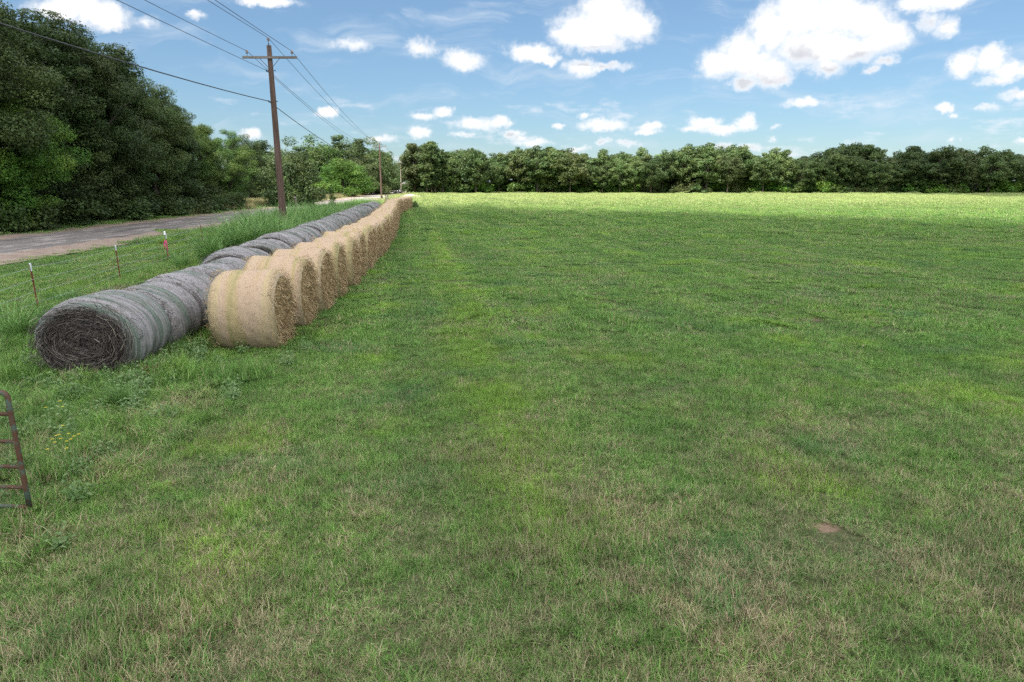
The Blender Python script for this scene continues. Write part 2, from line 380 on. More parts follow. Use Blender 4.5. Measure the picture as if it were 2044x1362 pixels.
# ------------------------------------------------------------------ terrain and road
ROAD_C = [(-26.0, -60), (-27.3, 0), (-27.9, 30), (-28.8, 60), (-30.3, 100), (-33.0, 150), (-36.5, 200), (-43.5, 260), (-55, 330), (-74, 450), (-92, 560)]
def road_x(y):
    ys = [p[1] for p in ROAD_C]; xs = [p[0] for p in ROAD_C]
    return np.interp(y, ys, xs)
def hill(X, Y):
    s = np.clip((np.asarray(Y, float) - 290) / 190, 0, 1); s = s * s * (3 - 2 * s)
    return 3.4 * s
def terrain():
    ys = np.concatenate([np.linspace(-400, -10, 14), np.linspace(0, 120, 61), np.linspace(125, 600, 96), np.linspace(640, 2500, 20)])
    xs = np.concatenate([np.linspace(-2000, -220, 16), np.linspace(-200, 260, 93), np.linspace(300, 2000, 16)])
    X, Y = np.meshgrid(xs, ys); Z = hill(X, Y)
    rng_ = np.random.default_rng(5)
    V = np.stack([X, Y, Z], -1).reshape(-1, 3); nx, ny = len(xs), len(ys)
    i = np.arange(nx - 1)[None, :] + np.arange(ny - 1)[:, None] * nx
    Fq = np.stack([i, i + 1, i + nx + 1, i + nx], -1).reshape(-1, 4)
    me = np_mesh('ground', V, Fq, np.zeros(len(Fq)), GROUND)
    return tag(link('ground', me), kind='structure', label='grassy pasture ground')
terrain()
def strip(name, cx, y0, y1, u0, u1, dz, m, step=1.5, nu=9):
    ys = np.arange(y0, y1, step); us = np.linspace(u0, u1, nu)
    V = []; U = []; W = []
    for y in ys:
        x = float(cx(y)); z = float(hill(x, y)) + dz
        for u in us:
            V.append((x + u, y, z - .03 * abs(u) / 6)); U.append(u); W.append(y)
    n = nu; k = np.arange(nu - 1)[None, :] + np.arange(len(ys) - 1)[:, None] * n
    Fq = np.stack([k, k + 1, k + n + 1, k + n], -1).reshape(-1, 4)
    me = np_mesh(name, np.array(V), Fq, np.zeros(len(Fq)), m)
    for nm, arr in (('across', U), ('along', W)):
        a = me.attributes.new(nm, 'FLOAT', 'POINT'); a.data.foreach_set('value', arr)
    return tag(link(name, me), kind='structure', label='worn country road')
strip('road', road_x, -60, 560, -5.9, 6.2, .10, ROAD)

# ------------------------------------------------------------------ grass (nobody could count it)
def blades(rng, n_tuft, per, size, length, width, spread=.5, seg=2, lean=(.15, 1.25), tuft_r=.03, curl=.6):
    """grass patch: tufts of tapering, curling blades"""
    n = n_tuft * per
    tc_ = rng.uniform(-size / 2, size / 2, (n_tuft, 2)); tl = rng.uniform(.55, 1.25, n_tuft); tdir = rng.uniform(0, 6.283, n_tuft)
    k = np.repeat(np.arange(n_tuft), per)
    base = np.zeros((n, 3)); base[:, :2] = tc_[k] + rng.normal(0, tuft_r, (n, 2))
    L = rng.uniform(length[0], length[1], n) * tl[k]; Wd = rng.uniform(width[0], width[1], n)
    a = tdir[k] + rng.normal(0, 1.6, n); th = rng.uniform(lean[0], lean[1], n)
    d = np.stack([np.cos(a), np.sin(a)], 1); side = np.stack([-np.sin(a), np.cos(a), np.zeros(n)], 1)
    tw = rng.normal(0, .5, n); side[:, 2] = np.sin(tw) * .5
    V = []; p = base.copy(); p[:, 2] -= .01
    cur = th.copy()
    for s_ in range(seg + 1):
        f = s_ / seg; w = Wd * (1 - .92 * f ** 1.5) * .5
        V.append(p - side * w[:, None]); V.append(p + side * w[:, None])
        st = L / seg
        p = p + np.stack([d[:, 0] * np.sin(cur) * st, d[:, 1] * np.sin(cur) * st, np.cos(cur) * st], 1)
        cur = np.minimum(cur + rng.uniform(.2, 1.0, n) * curl, 2.2)
        p[:, 2] = np.maximum(p[:, 2], .004)
    V = np.stack(V, 1); m_ = V.shape[1]
    i0 = np.arange(n)[:, None] * m_
    Fq = np.concatenate([np.stack([i0[:, 0] + 2 * q, i0[:, 0] + 2 * q + 1, i0[:, 0] + 2 * q + 3, i0[:, 0] + 2 * q + 2], 1)[:, None] for q in range(seg)], 1).reshape(-1, 4)
    tr_ = rng.uniform(0, 1, n_tuft)
    r = np.clip(.35 * tr_[k] + .65 * rng.uniform(0, 1, n), 0, 1)
    return V.reshape(-1, 3), Fq, np.repeat(r, seg)

def proto_coll(name, meshes):
    c = bpy.data.collections.new(name)
    for i, me in enumerate(meshes):
        c.objects.link(bpy.data.objects.new('%s_%d' % (name, i), me))
    return c
def scatter(name, coll, n_var, pts, scale, rng, label, tilt=.06, zs=None, kind='stuff', cat=None):
    n = len(pts); me = bpy.data.meshes.new(name)
    me.vertices.add(n); me.vertices.foreach_set('co', np.ascontiguousarray(pts, dtype=np.float32).ravel())
    rot = np.stack([rng.normal(0, tilt, n), rng.normal(0, tilt, n), rng.uniform(0, 6.283, n)], 1).astype(np.float32)
    a = me.attributes.new('rot', 'FLOAT_VECTOR', 'POINT'); a.data.foreach_set('vector', rot.ravel())
    sc = np.broadcast_to(np.asarray(scale, dtype=np.float32), (n,)); zz = sc if zs is None else sc * zs
    s3 = np.stack([sc, sc, zz], 1).astype(np.float32)
    a = me.attributes.new('scl', 'FLOAT_VECTOR', 'POINT'); a.data.foreach_set('vector', s3.ravel())
    a = me.attributes.new('idx', 'INT', 'POINT'); a.data.foreach_set('value', rng.integers(0, n_var, n).astype(np.int32))
    o = bpy.data.objects.new(name, me); COL.objects.link(o)
    g = bpy.data.node_groups.new(name, 'GeometryNodeTree')
    g.interface.new_socket('Geometry', in_out='INPUT', socket_type='NodeSocketGeometry')
    g.interface.new_socket('Geometry', in_out='OUTPUT', socket_type='NodeSocketGeometry')
    t = NT(g); gi = t.new('NodeGroupInput'); go = t.new('NodeGroupOutput')
    ci = t.new('GeometryNodeCollectionInfo'); ci.inputs['Collection'].default_value = coll
    ci.inputs['Separate Children'].default_value = True; ci.inputs['Reset Children'].default_value = True
    ip = t.new('GeometryNodeInstanceOnPoints'); ip.inputs['Pick Instance'].default_value = True
    def na(nm, ty):
        q = t.new('GeometryNodeInputNamedAttribute', data_type=ty); q.inputs['Name'].default_value = nm
        return q.outputs['Attribute']
    t.l.new(gi.outputs[0], ip.inputs['Points']); t.l.new(ci.outputs[0], ip.inputs['Instance'])
    t.l.new(na('idx', 'INT'), ip.inputs['Instance Index']); t.l.new(na('rot', 'FLOAT_VECTOR'), ip.inputs['Rotation'])
    t.l.new(na('scl', 'FLOAT_VECTOR'), ip.inputs['Scale']); t.l.new(ip.outputs[0], go.inputs[0])
    md = o.modifiers.new('scatter', 'NODES'); md.node_group = g
    return tag(o, label=label, kind=kind, cat=cat)

rng = np.random.default_rng(11)
def patch_set(name, n, m, **kw):
    return proto_coll(name, [np_mesh(name, *blades(rng, **kw), m) for _ in range(n)])
G_NEAR = patch_set('near_blades', 6, GRASS, n_tuft=100, per=11, size=.66, length=(.05, .125), width=(.0035, .0065), seg=2, lean=(.15, 1.35), tuft_r=.022)
G_MID = patch_set('mid_blades', 5, GRASS, n_tuft=230, per=8, size=1.3, length=(.06, .15), width=(.007, .014), seg=2, lean=(.2, 1.25), tuft_r=.04)
G_FAR = patch_set('far_blades', 4, GRASS, n_tuft=640, per=4, size=3.4, length=(.08, .16), width=(.025, .05), seg=1, lean=(.1, 1.1), tuft_r=.09)
G_FAR2 = patch_set('distant_blades', 3, GRASS, n_tuft=3200, per=1, size=9.0, length=(.08, .17), width=(.05, .10), seg=1, lean=(.1, 1.0), tuft_r=.2)
G_TALL = patch_set('tall_blades', 5, GRASS_TALL, n_tuft=34, per=13, size=.7, length=(.16, .42), width=(.006, .011), seg=3, lean=(.05, .8), tuft_r=.03, curl=.55)
G_DRY = patch_set('dry_blades', 4, DRYTALL, n_tuft=110, per=9, size=2.2, length=(.4, .95), width=(.015, .03), seg=2, lean=(.05, .5), tuft_r=.06, curl=.3)
G_REED = patch_set('reed_blades', 5, REED, n_tuft=7, per=26, size=.8, length=(.7, 1.5), width=(.016, .03), seg=5, lean=(.03, .5), tuft_r=.06, curl=.42)

def edge_jitter(y): return 0
# polylines of the rows (X as function of ground distance)
TAN_Y = [14, 19, 24, 30.5, 35, 41, 46, 57, 70, 80, 86, 100]
TAN_X = [-4.93, -5.10, -5.45, -6.05, -6.5, -7.2, -7.8, -9.4, -11.4, -12.9, -13.2, -14.2]    # X of the field-side bale ends
GRY_Y = [9, 12.6, 14.2, 15.8, 19.2, 22.5, 26, 30, 33.5, 41.6, 53.6, 77, 90]
GRY_X = [-7.6, -7.72, -7.78, -7.85, -8.25, -8.8, -9.3, -9.7, -10.1, -11.0, -12.7, -15.3, -17.0]
FEN_Y = [2, 12, 18.5, 24.6, 30, 36, 45, 52, 59, 80, 110, 160]
FEN_X = [-10.2, -11.7, -12.9, -14.1, -15.1, -16.2, -17.8, -19.0, -20.2, -22.6, -25.3, -29.5]
tan_x = lambda y: np.interp(y, TAN_Y, TAN_X); gry_x = lambda y: np.interp(y, GRY_Y, GRY_X); fen_x = lambda y: np.interp(y, FEN_Y, FEN_X)

def keep(P, lush=False):
    """drop grass standing on the road, under the bales or on bare spots"""
    X, Y = P[:, 0], P[:, 1]
    k = np.ones(len(P), bool)
    u = X - road_x(Y)
    k &= ~((u > -5.2) & (u < 5.6 + rng.uniform(-.6, .6, len(P))))
    inb = (Y > 14.8) & (Y < 100) & (X < tan_x(Y) - .35) & (X > tan_x(Y) - 1.2)
    k &= ~inb
    ing = (Y > 12.8) & (Y < 85) & (np.abs(X - gry_x(Y)) < .45)
    k &= ~ing
    for bx, by, r in BARE_W: k &= ((X - bx) ** 2 + (Y - by) ** 2) > (r * 1.25) ** 2
    return P[k]
def field_grid(step, y0, y1, side=.80, ext=4):
    """jittered grid, so that no bare gaps open between patches"""
    ys = np.arange(y0, y1, step); wm = side * y1 + ext; xs = np.arange(-wm, wm, step)
    X, Y = np.meshgrid(xs, ys); X = X.ravel() + rng.uniform(-.5, .5, X.size) * step; Y = Y.ravel() + rng.uniform(-.5, .5, Y.size) * step
    k = np.abs(X) < side * Y + ext
    return np.stack([X[k], Y[k], np.zeros(k.sum())], 1)
def field(n, y0, y1, side=.80, ext=4, z=0.0):
    y = y0 + (y1 - y0) * rng.uniform(0, 1, int(n * 3)); w = side * y + ext; wmax = side * y1 + ext
    y = y[rng.uniform(0, 1, len(y)) < w / wmax][:n]; w = side * y + ext
    x = rng.uniform(-1, 1, len(y)) * w
    P = np.stack([x, y, np.full(len(y), z)], 1); return P
def vnoise(X, Y, s, seed=0):
    q = np.random.default_rng(seed); a = q.uniform(0, 6.28, 8); b = q.uniform(0, 6.28, 8); c = q.uniform(.6, 1.7, 8)
    return sum(np.sin((X * np.cos(a[i]) + Y * np.sin(a[i])) * s * c[i] + b[i]) for i in range(8)) / 8
P = keep(field_grid(.30, 1.2, 15.5)); nz = vnoise(P[:, 0], P[:, 1], 2.2, 1)
scatter('pasture_grass_near', G_NEAR, 6, P, 1 + .25 * nz, rng, 'short matted pasture grass close by', zs=.95 + .6 * nz.clip(-.25, .8))
P = keep(field_grid(.72, 14.8, 46)); nz = vnoise(P[:, 0], P[:, 1], 1.4, 2)
scatter('pasture_grass_middle', G_MID, 5, P, 1 + .2 * nz, rng, 'green pasture grass in the middle of the field', zs=.85 + .6 * nz.clip(-.3, .8))
P = keep(field_grid(1.7, 44, 115, .82, 6)); nz = vnoise(P[:, 0], P[:, 1], .5, 3)
scatter('pasture_grass_far', G_FAR, 4, P, 1 + .2 * nz, rng, 'green pasture grass far out in the field', zs=.8 + .5 * nz.clip(-.3, .8))
P = keep(field_grid(4.2, 108, 250, .85, 8)); P = P[P[:, 0] > -33]
scatter('pasture_grass_distant', G_FAR2, 3, P, 1.0, rng, 'sunlit yellow green pasture grass before the treeline')

# unmown grass round the bales and along the fence
def band(n, y0, y1, xf0, xf1, z=0.0, p=1.0):
    y = y0 + (y1 - y0) * rng.uniform(0, 1, n) ** p; a = xf0(y); b = xf1(y)
    return np.stack([a + (b - a) * rng.uniform(0, 1, n), y, np.full(n, z)], 1)
P1 = band(1050, 4.5, 14.2, lambda y: -9.5 - .25 * y, lambda y: -4.6 + 0 * y)
P1 = P1[rng.uniform(0, 1, len(P1)) < np.clip((-P1[:, 0] - 4.0) / 2.6, .10, 1) * np.clip((P1[:, 1] - 3) / 5, .35, 1)]
P2 = band(900, 12, 60, lambda y: gry_x(y) - .9, lambda y: fen_x(y) - .8, p=1.5)
P3 = band(150, 13.5, 50, lambda y: tan_x(y) - 2.0, lambda y: tan_x(y) - 1.45, p=1.4)
P4 = band(280, 15.6, 60, lambda y: tan_x(y) - .25, lambda y: tan_x(y) + .22, p=1.6)
P1[:, 2] = 0; P = np.concatenate([P1, P2, P3]); nz = vnoise(P[:, 0], P[:, 1], 1.7, 4)
P = P[(np.abs(P[:, 0] - gry_x(P[:, 1])) > .85) | (P[:, 1] < 12.5)]; nz = vnoise(P[:, 0], P[:, 1], 1.7, 4)
P = P[~((P[:, 1] > 12.6) & (P[:, 1] < 15) & (P[:, 0] > -6.7))]; nz = vnoise(P[:, 0], P[:, 1], 1.7, 4); near_ = P[:, 1] < 11.5
scatter('rank_grass_by_bales', G_TALL, 5, P, np.where(near_, .85, 1.0), rng, 'long unmown grass around the grey bales and fence', tilt=.2, zs=np.where(near_, .66, .9) + .5 * nz)
scatter('grass_at_bale_ends', G_TALL, 5, P4, .7, rng, 'grass growing up against the tan bales', tilt=.12, zs=.45)
P = band(900, 40, 130, lambda y: road_x(y) + 5.6, lambda y: gry_x(np.minimum(y, 90)) - 1.0, p=1.3)
P = P[np.abs(P[:, 1] - 85) < 60]
scatter('rank_grass_on_verge', G_TALL, 5, P, 1.5, rng, 'long grass on the verge beside the road', tilt=.1, zs=.7)
# far verge under the trees, brownish green, and the dry clearing beyond
P = band(1500, 25, 200, lambda y: road_x(y) - 10.5, lambda y: road_x(y) - 6.0, p=1.4)
scatter('far_verge_grass', G_TALL, 5, P, 1.15, rng, 'green brown grass on the far side of the road', tilt=.1, zs=.8)
P = band(2600, 74, 200, lambda y: road_x(y) - 48, lambda y: road_x(y) - 6.8)
scatter('dry_meadow_grass', G_DRY, 4, P, 1.15, rng, 'tall tan and green meadow grass beyond the road', tilt=.08, zs=1.0)

# ------------------------------------------------------------------ trees
def crown(rng, h, base, r, n_clump, n_leaf, ls, shape='round', clump=.30, m=None, lean=0.0):
    """crown of leaf-sized faces gathered in clumps; returns mesh data and the clump centres for limbs"""
    C = []
    hz = (h - base) / 2; cz = base + hz
    while len(C) < n_clump:
        p = rng.normal(0, 1, 3); p /= np.linalg.norm(p); p *= rng.uniform(.2, .9) ** .5
        z = p[2]
        if shape == 'round': k = 1.0
        elif shape == 'cone': k = (1 - (z * .5 + .5)) ** .8 * 1.35 / max(.25, math.sqrt(max(1 - z * z, .05)))
        elif shape == 'column': k = min(1.3, .75 / max(.4, math.sqrt(max(1 - z * z, .05))))
        elif shape == 'bush': z = abs(z) * 2 - 1; k = 1.15
        else: k = 1.15 if z < .3 else .85       # spreading
        rr = r * k * rng.uniform(.85, 1.12)
        C.append((p[0] * rr + lean * r * (z * .5 + .5), p[1] * rr, cz + z * hz * rng.uniform(.9, 1.05)))
    if shape in ('cone', 'column'):
        for f in np.linspace(.1, .93, 14): C.append((rng.normal(0, .12) + lean * r * f, rng.normal(0, .12), base + (h - base) * f * .97))
    n_clump = len(C)
    C = np.array(C); cr = clump * r * rng.uniform(.6, 1.25, n_clump)
    if shape in ('cone', 'column'): cr *= .8; cr[-14:] = r * np.linspace(.42, .24, 14)
    w = cr ** 2; w /= w.sum()
    k = rng.choice(n_clump, n_leaf, p=w)
    d = rng.normal(0, 1, (n_leaf, 3)); d /= np.linalg.norm(d, axis=1)[:, None]
    # ragged shells: leaves mostly near each clump's skin, with twigs poking out
    rad = cr[k] * (rng.uniform(.35, 1, n_leaf) ** .45) * (1 + .28 * np.sin(d[:, 0] * 7 + k) * np.sin(d[:, 1] * 6 + 2 * k) * np.cos(d[:, 2] * 5)) * np.where(rng.uniform(0, 1, n_leaf) < .10, rng.uniform(1.1, 1.6, n_leaf), 1)
    P = C[k] + d * rad[:, None] * np.array([1.1, 1.1, .72])
    P[:, 2] = np.maximum(P[:, 2], .12 + .2 * rng.uniform(0, 1, n_leaf))
    nrm = d * .7 + np.array([0, 0, .55]) + rng.normal(0, .5, (n_leaf, 3)); nrm /= np.linalg.norm(nrm, axis=1)[:, None]
    a = np.cross(nrm, rng.normal(0, 1, (n_leaf, 3))); a /= np.linalg.norm(a, axis=1)[:, None]; b = np.cross(nrm, a)
    s = (ls * rng.uniform(.55, 1.35, n_leaf))[:, None]
    V = np.stack([P - a * s * .55, P - b * s * .33 - nrm * s * .07, P + a * s * .6, P + b * s * .33 + a * s * .1], 1).reshape(-1, 3)
    Fq = np.arange(n_leaf * 4).reshape(-1, 4)
    cl = rng.uniform(0, 1, n_clump)
    R = np.clip(.45 * cl[k] + .55 * rng.uniform(0, 1, n_leaf), 0, 1)
    return V, Fq, R, C, cr
def trunk(rng, h, base, C, tr, n_limb, lean=0.0, r=1, stems=1):
    mb = MB()
    for s_ in range(stems):
        ox = 0 if stems == 1 else .35 * math.cos(s_ * 2.4); oy = 0 if stems == 1 else .35 * math.sin(s_ * 2.4)
        pts = []; rr = []
        ht = h * .78
        for i in range(8):
            f = i / 7; pts.append((ox * (1 + 2.5 * f) + .18 * math.sin(f * 5 + s_) * f + lean * r * f * .6, oy * (1 + 2.5 * f) + .15 * math.cos(f * 4 + s_) * f, -.1 + ht * f))
            rr.append(tr * (1.35 if i == 0 else 1) * (1 - .78 * f) / (stems ** .4))
        mb.tube(pts, rr, 7)
    order = rng.permutation(len(C))[:n_limb]
    for k in order:
        c = C[k]; z0 = max(base * .7, min(c[2] * .62, h * .6)); f = z0 / (h * .78); p0 = Vector((lean * r * f * .6, 0, z0)); p1 = Vector(c)
        mid = p0.lerp(p1, .5) + Vector((rng.normal(0, .15), rng.normal(0, .15), .25))
        mb.tube([p0, mid, p1], [tr * .38 * (1 - .5 * f), tr * .22, tr * .07], 5, caps=False)
    return mb
class Tree:
    """a kind of tree: crown and trunk meshes shared by its copies"""
    def __init__(s, name, seed, h, base, r, n_clump, n_leaf, ls, shape, tr, n_limb=7, mat_=LEAF_MID, clump=.3, lean=0.0, stems=1, bark=BARK):
        q = np.random.default_rng(seed); s.name = name; s.h = h; s.m = mat_
        V, Fq, R, C, cr = crown(q, h, base, r, n_clump, n_leaf, ls, shape, clump, None, lean)
        s.cm = np_mesh('crown', V, Fq, R, mat_); s.r = r
        s.tm = trunk(q, h, base, C, tr, n_limb, lean, r, stems).mesh('trunk', bark, True)
    def place(s, x, y, height, rz, label, group=None, cat='tree', wide=1.0, m=None, z=None):
        k = height / s.h; z = float(hill(x, y)) if z is None else z
        o = empty(s.name, (x, y, z), rz, label, cat, group)
        o.scale = (k * wide, k * wide, k)
        c = link('crown', s.cm, o); link('trunk', s.tm, o)
        if m is not None:
            c.material_slots[0].link = 'OBJECT'; c.material_slots[0].material = m
        return o
# near kinds, fine leaves
N_OAK = [Tree('oak_tree', 100 + i, 15, 1.6, 4.3, 130, 82000, .13, 'spread' if i else 'round', .3, 22, LEAF_DARK, .21) for i in range(3)]
N_TALL = [Tree('oak_tree', 110 + i, 16, 2.0, 3.0, 100, 60000, .13, 'column', .26, 16, LEAF_DARK, .27) for i in range(2)]
N_ELM = Tree('elm_tree', 120, 10, .7, 4.2, 140, 80000, .115, 'spread', .2, 20, LEAF_ELM, .19)
N_BUSH = [Tree('shrub', 130 + i, 3.2, .1, 2.0, 26, 11000, .13, 'bush', .05, 6, LEAF_DARK, .34, stems=3) for i in range(2)]
# middle distance
M_ROUND = [Tree('broadleaf_tree', 140 + i, 12, .9, 4.8, 85, 19000, .28, 'bush', .25, 10, LEAF_MID, .27) for i in range(3)]
M_CONE = [Tree('cedar_tree', 150 + i, 12, .6, 2.6, 46, 11000, .24, 'cone', .2, 3, LEAF_DARK, .34) for i in range(2)]
# far oaks: open crowns on visible trunks
F_OAK = [Tree('oak_tree', 160 + i, 14, 2.6 + .5 * (i % 3), 5.0, 75 + 8 * i, 11000, .42, 'spread' if i % 2 else 'round', .30, 12, LEAF_OAK, .21) for i in range(5)]
F_BUSH = [Tree('shrub', 170 + i, 3.6, .1, 2.6, 22, 2600, .42, 'bush', .06, 4, LEAF_MID, .36, stems=3) for i in range(2)]
F_TALL = [Tree('cottonwood_tree', 180 + i, 19, 2.0, 2.9, 46, 9000, .46, 'column', .32, 9, LEAF_DARK, .36) for i in range(2)]

R_ = random.Random(4)
WORDS = ['first', 'second', 'third', 'fourth', 'fifth', 'sixth', 'seventh', 'eighth', 'ninth', 'tenth', 'eleventh', 'twelfth', 'thirteenth', 'fourteenth', 'fifteenth', 'sixteenth', 'seventeenth', 'eighteenth', 'nineteenth']
TENS = {20: 'twent', 30: 'thirt', 40: 'fort', 50: 'fift', 60: 'sixt', 70: 'sevent', 80: 'eight', 90: 'ninet'}
def nth(i):
    i += 1
    if i < 20: return WORDS[i - 1]
    t_, u = i // 10 * 10, i % 10
    return TENS[t_] + ('ieth' if u == 0 else 'y-' + WORDS[u - 1])

# wood on the left, beyond the road: (photo x, top y, distance, kind, material, width factor)
left = [
 (-150, -60, 46, N_OAK[0], LEAF_DARK, 1.1), (-60, 10, 52, N_OAK[1], LEAF_DARK, 1.0), (20, 22, 53, N_TALL[0], LEAF_DARK, 1.25), (95, 26, 55, N_TALL[1], LEAF_DARK, 1.2), (160, 62, 57, N_OAK[2], LEAF_DARK, .85),
 (228, 92, 60, N_TALL[0], LEAF_DARK, 1.2), (285, 150, 63, N_OAK[0], LEAF_OAK, .9), (338, 184, 68, N_TALL[1], LEAF_OAK, 1.25), (392, 236, 74, N_OAK[1], LEAF_MID, 1.05),
 (448, 252, 82, N_OAK[2], LEAF_MID, 1.0), (486, 268, 118, N_OAK[0], LEAF_DARK, 1.0), (60, 60, 64, N_OAK[1], LEAF_DARK, 1.2), (200, 110, 68, N_OAK[2], LEAF_DARK, 1.1), (300, 195, 76, N_OAK[0], LEAF_DARK, 1.1), (370, 240, 84, N_OAK[1], LEAF_DARK, 1.1)]
seen = sorted(range(len(left)), key=lambda i: left[i][0])
for n_, i in enumerate(seen):
    px, ty, D, K, m_, wd = left[i]; back = i >= 11
    for _ in range(120):
        if at(px, 400, D).x > float(road_x(D)) - (14.5 if back else 10.2): D += .5
    p = at(px, ty, D)
    lab = ('dark tree standing behind the roadside wood on the left, %s from the left edge' if back else 'tall dark oak in the wood beyond the road, %s tree from the left edge') % nth(n_)
    K.place(p.x, D, p.z * (1.07 if px < 250 else 1.02), R_.uniform(0, 6.28), lab, 'trees in the dark roadside wood', wide=wd, m=m_)
for i, (px, ty) in enumerate([(15, 14), (52, 30), (88, 16), (150, 52), (178, 74), (232, 104), (262, 132), (305, 160), (345, 196), (404, 246)]):
    D = 58 + px * .055
    for _ in range(120):
        if at(px, 400, D).x > float(road_x(D)) - 12.5: D += .5
    p = at(px, ty, D)
    N_TALL[i % 2].place(p.x, D, p.z, R_.uniform(0, 6.28), 'slim spire of a tree topping the roadside wood, %s from the left' % nth(i), 'slim trees topping the roadside wood', wide=.62, m=[LEAF_DARK, LEAF_OAK][i % 2] if px > 200 else LEAF_DARK)
p = at(-22, 150, 50); N_ELM.place(p.x - .5, 50, p.z, .6, 'bright green feathery tree leaning out at the left edge of the photo', wide=1.0)
p = at(-8, 310, 49); N_BUSH[0].place(p.x - 1.5, 49, p.z, .9, 'bright green shrub under the feathery tree at the left edge', cat='shrub', wide=.85, m=LEAF_ELM)
for i, (px, D, h) in enumerate([(-40, 44, 4.5), (45, 46.5, 3.6), (100, 49, 4.2), (150, 52, 3.4), (205, 55, 4.4), (255, 58, 3.8), (305, 62, 4.2), (350, 66, 4.4), (395, 71, 3.9), (430, 77, 3.6), (455, 80, 3.0)]):
    while at(px, 440, D).x > float(road_x(D)) - 5.9 - h * .62: D += .5
    x = at(px, 440, D).x
    N_BUSH[i % 2].place(x, D, h, R_.uniform(0, 6), 'dark shrub at the foot of the roadside wood, %s from the left' % nth(i), 'shrubs at the foot of the roadside wood', 'shrub', wide=1.35, m=LEAF_DARK)

# trees round the clearing and along the left of the road into the distance
mid = [
 (548, 292, 132, M_ROUND[0], LEAF_OAK, 1.0), (575, 286, 106, M_ROUND[2], LEAF_DARK, .8), (598, 296, 135, M_CONE[0], LEAF_DARK, 1.5), (520, 284, 140, M_CONE[1], LEAF_DARK, 1.3),
 (620, 280, 195, M_ROUND[2], LEAF_MID, .9), (645, 277, 205, M_ROUND[0], LEAF_MID, .9), (672, 275, 215, M_CONE[0], LEAF_DARK, 1.3), (695, 280, 215, M_ROUND[1], LEAF_DARK, .85),
 (716, 280, 220, M_CONE[1], LEAF_DARK, 1.2), (736, 284, 220, M_ROUND[2], LEAF_OAK, .85), (636, 312, 190, M_CONE[1], LEAF_OAK, 1.5),
 (682, 317, 180, M_ROUND[1], LEAF_BRIGHT, 1.22), (714, 330, 200, M_ROUND[0], LEAF_MID, 1.0), (748, 296, 225, M_ROUND[1], LEAF_OLIVE, .9), (752, 288, 240, M_ROUND[2], LEAF_MID, .9), (762, 296, 275, M_ROUND[0], LEAF_DARK, .75),
 (735, 316, 212, M_ROUND[2], LEAF_OLIVE, .9), (762, 318, 228, M_ROUND[0], LEAF_OAK, .9), (750, 300, 270, M_ROUND[1], LEAF_DARK, .9), (760, 312, 320, M_ROUND[2], LEAF_MID, .9), (800, 318, 660, M_ROUND[0], LEAF_OAK, 1.0),
 (820, 316, 640, M_ROUND[1], LEAF_DARK, 1.1), (838, 322, 420, M_ROUND[2], LEAF_OAK, 1.1), (850, 330, 340, M_ROUND[0], LEAF_MID, 1.1), (834, 340, 330, M_ROUND[1], LEAF_OLIVE, .7), (856, 330, 300, M_ROUND[2], LEAF_DARK, 1.0),
 (560, 325, 165, M_ROUND[1], LEAF_MID, 1.0), (500, 300, 150, M_ROUND[2], LEAF_DARK, 1.0), (610, 310, 200, M_ROUND[0], LEAF_DARK, 1.2), (756, 330, 290, M_ROUND[0], LEAF_DARK, .9), (752, 342, 262, M_ROUND[2], LEAF_OAK, .9),
 (660, 300, 225, M_ROUND[1], LEAF_OAK, 1.0), (700, 305, 205, M_ROUND[2], LEAF_OLIVE, .9), (585, 300, 200, M_ROUND[0], LEAF_DARK, 1.1), (530, 310, 180, M_ROUND[1], LEAF_DARK, 1.1)]
names = {id(LEAF_DARK): 'dark green', id(LEAF_OAK): 'mid green', id(LEAF_MID): 'fresh green', id(LEAF_BRIGHT): 'bright green', id(LEAF_OLIVE): 'olive green'}
for n_, i in enumerate(sorted(range(len(mid)), key=lambda i: mid[i][0])):
    px, ty, D, K, m_, wd = mid[i]; p = at(px, ty, D)
    lab = '%s %s left of the distant road, %s in line from the left' % (names[id(m_)], 'pointed cedar' if K in M_CONE else 'rounded tree', nth(n_))
    if m_ is LEAF_BRIGHT: lab = 'big round bright green tree at the edge of the dry clearing'
    if px > 797: lab = '%s tree where the road disappears over the rise, %s from the left' % (names[id(m_)], nth(n_))
    K.place(p.x, D, max(p.z - float(hill(p.x, D)), 5) * (1.08 if px < 745 else 1.03), R_.uniform(0, 6), lab, 'trees around the clearing and far road', wide=wd * (1.22 if px < 745 else 1.05), m=m_)
for i, (px, ty, D, m_) in enumerate([(640, 358, 165, LEAF_BRIGHT), (598, 374, 108, LEAF_DARK), (615, 368, 170, LEAF_OAK), (560, 372, 106, LEAF_DARK), (582, 368, 105, LEAF_DARK)]):
    p = at(px, ty, D); F_BUSH[i % 2].place(p.x, D, p.z, i, '%s sapling bush in the tan clearing, %s from the left' % (names[id(m_)], nth([4, 2, 3, 0, 1][i])), 'bushes in the clearing', 'shrub', wide=.9, m=m_)

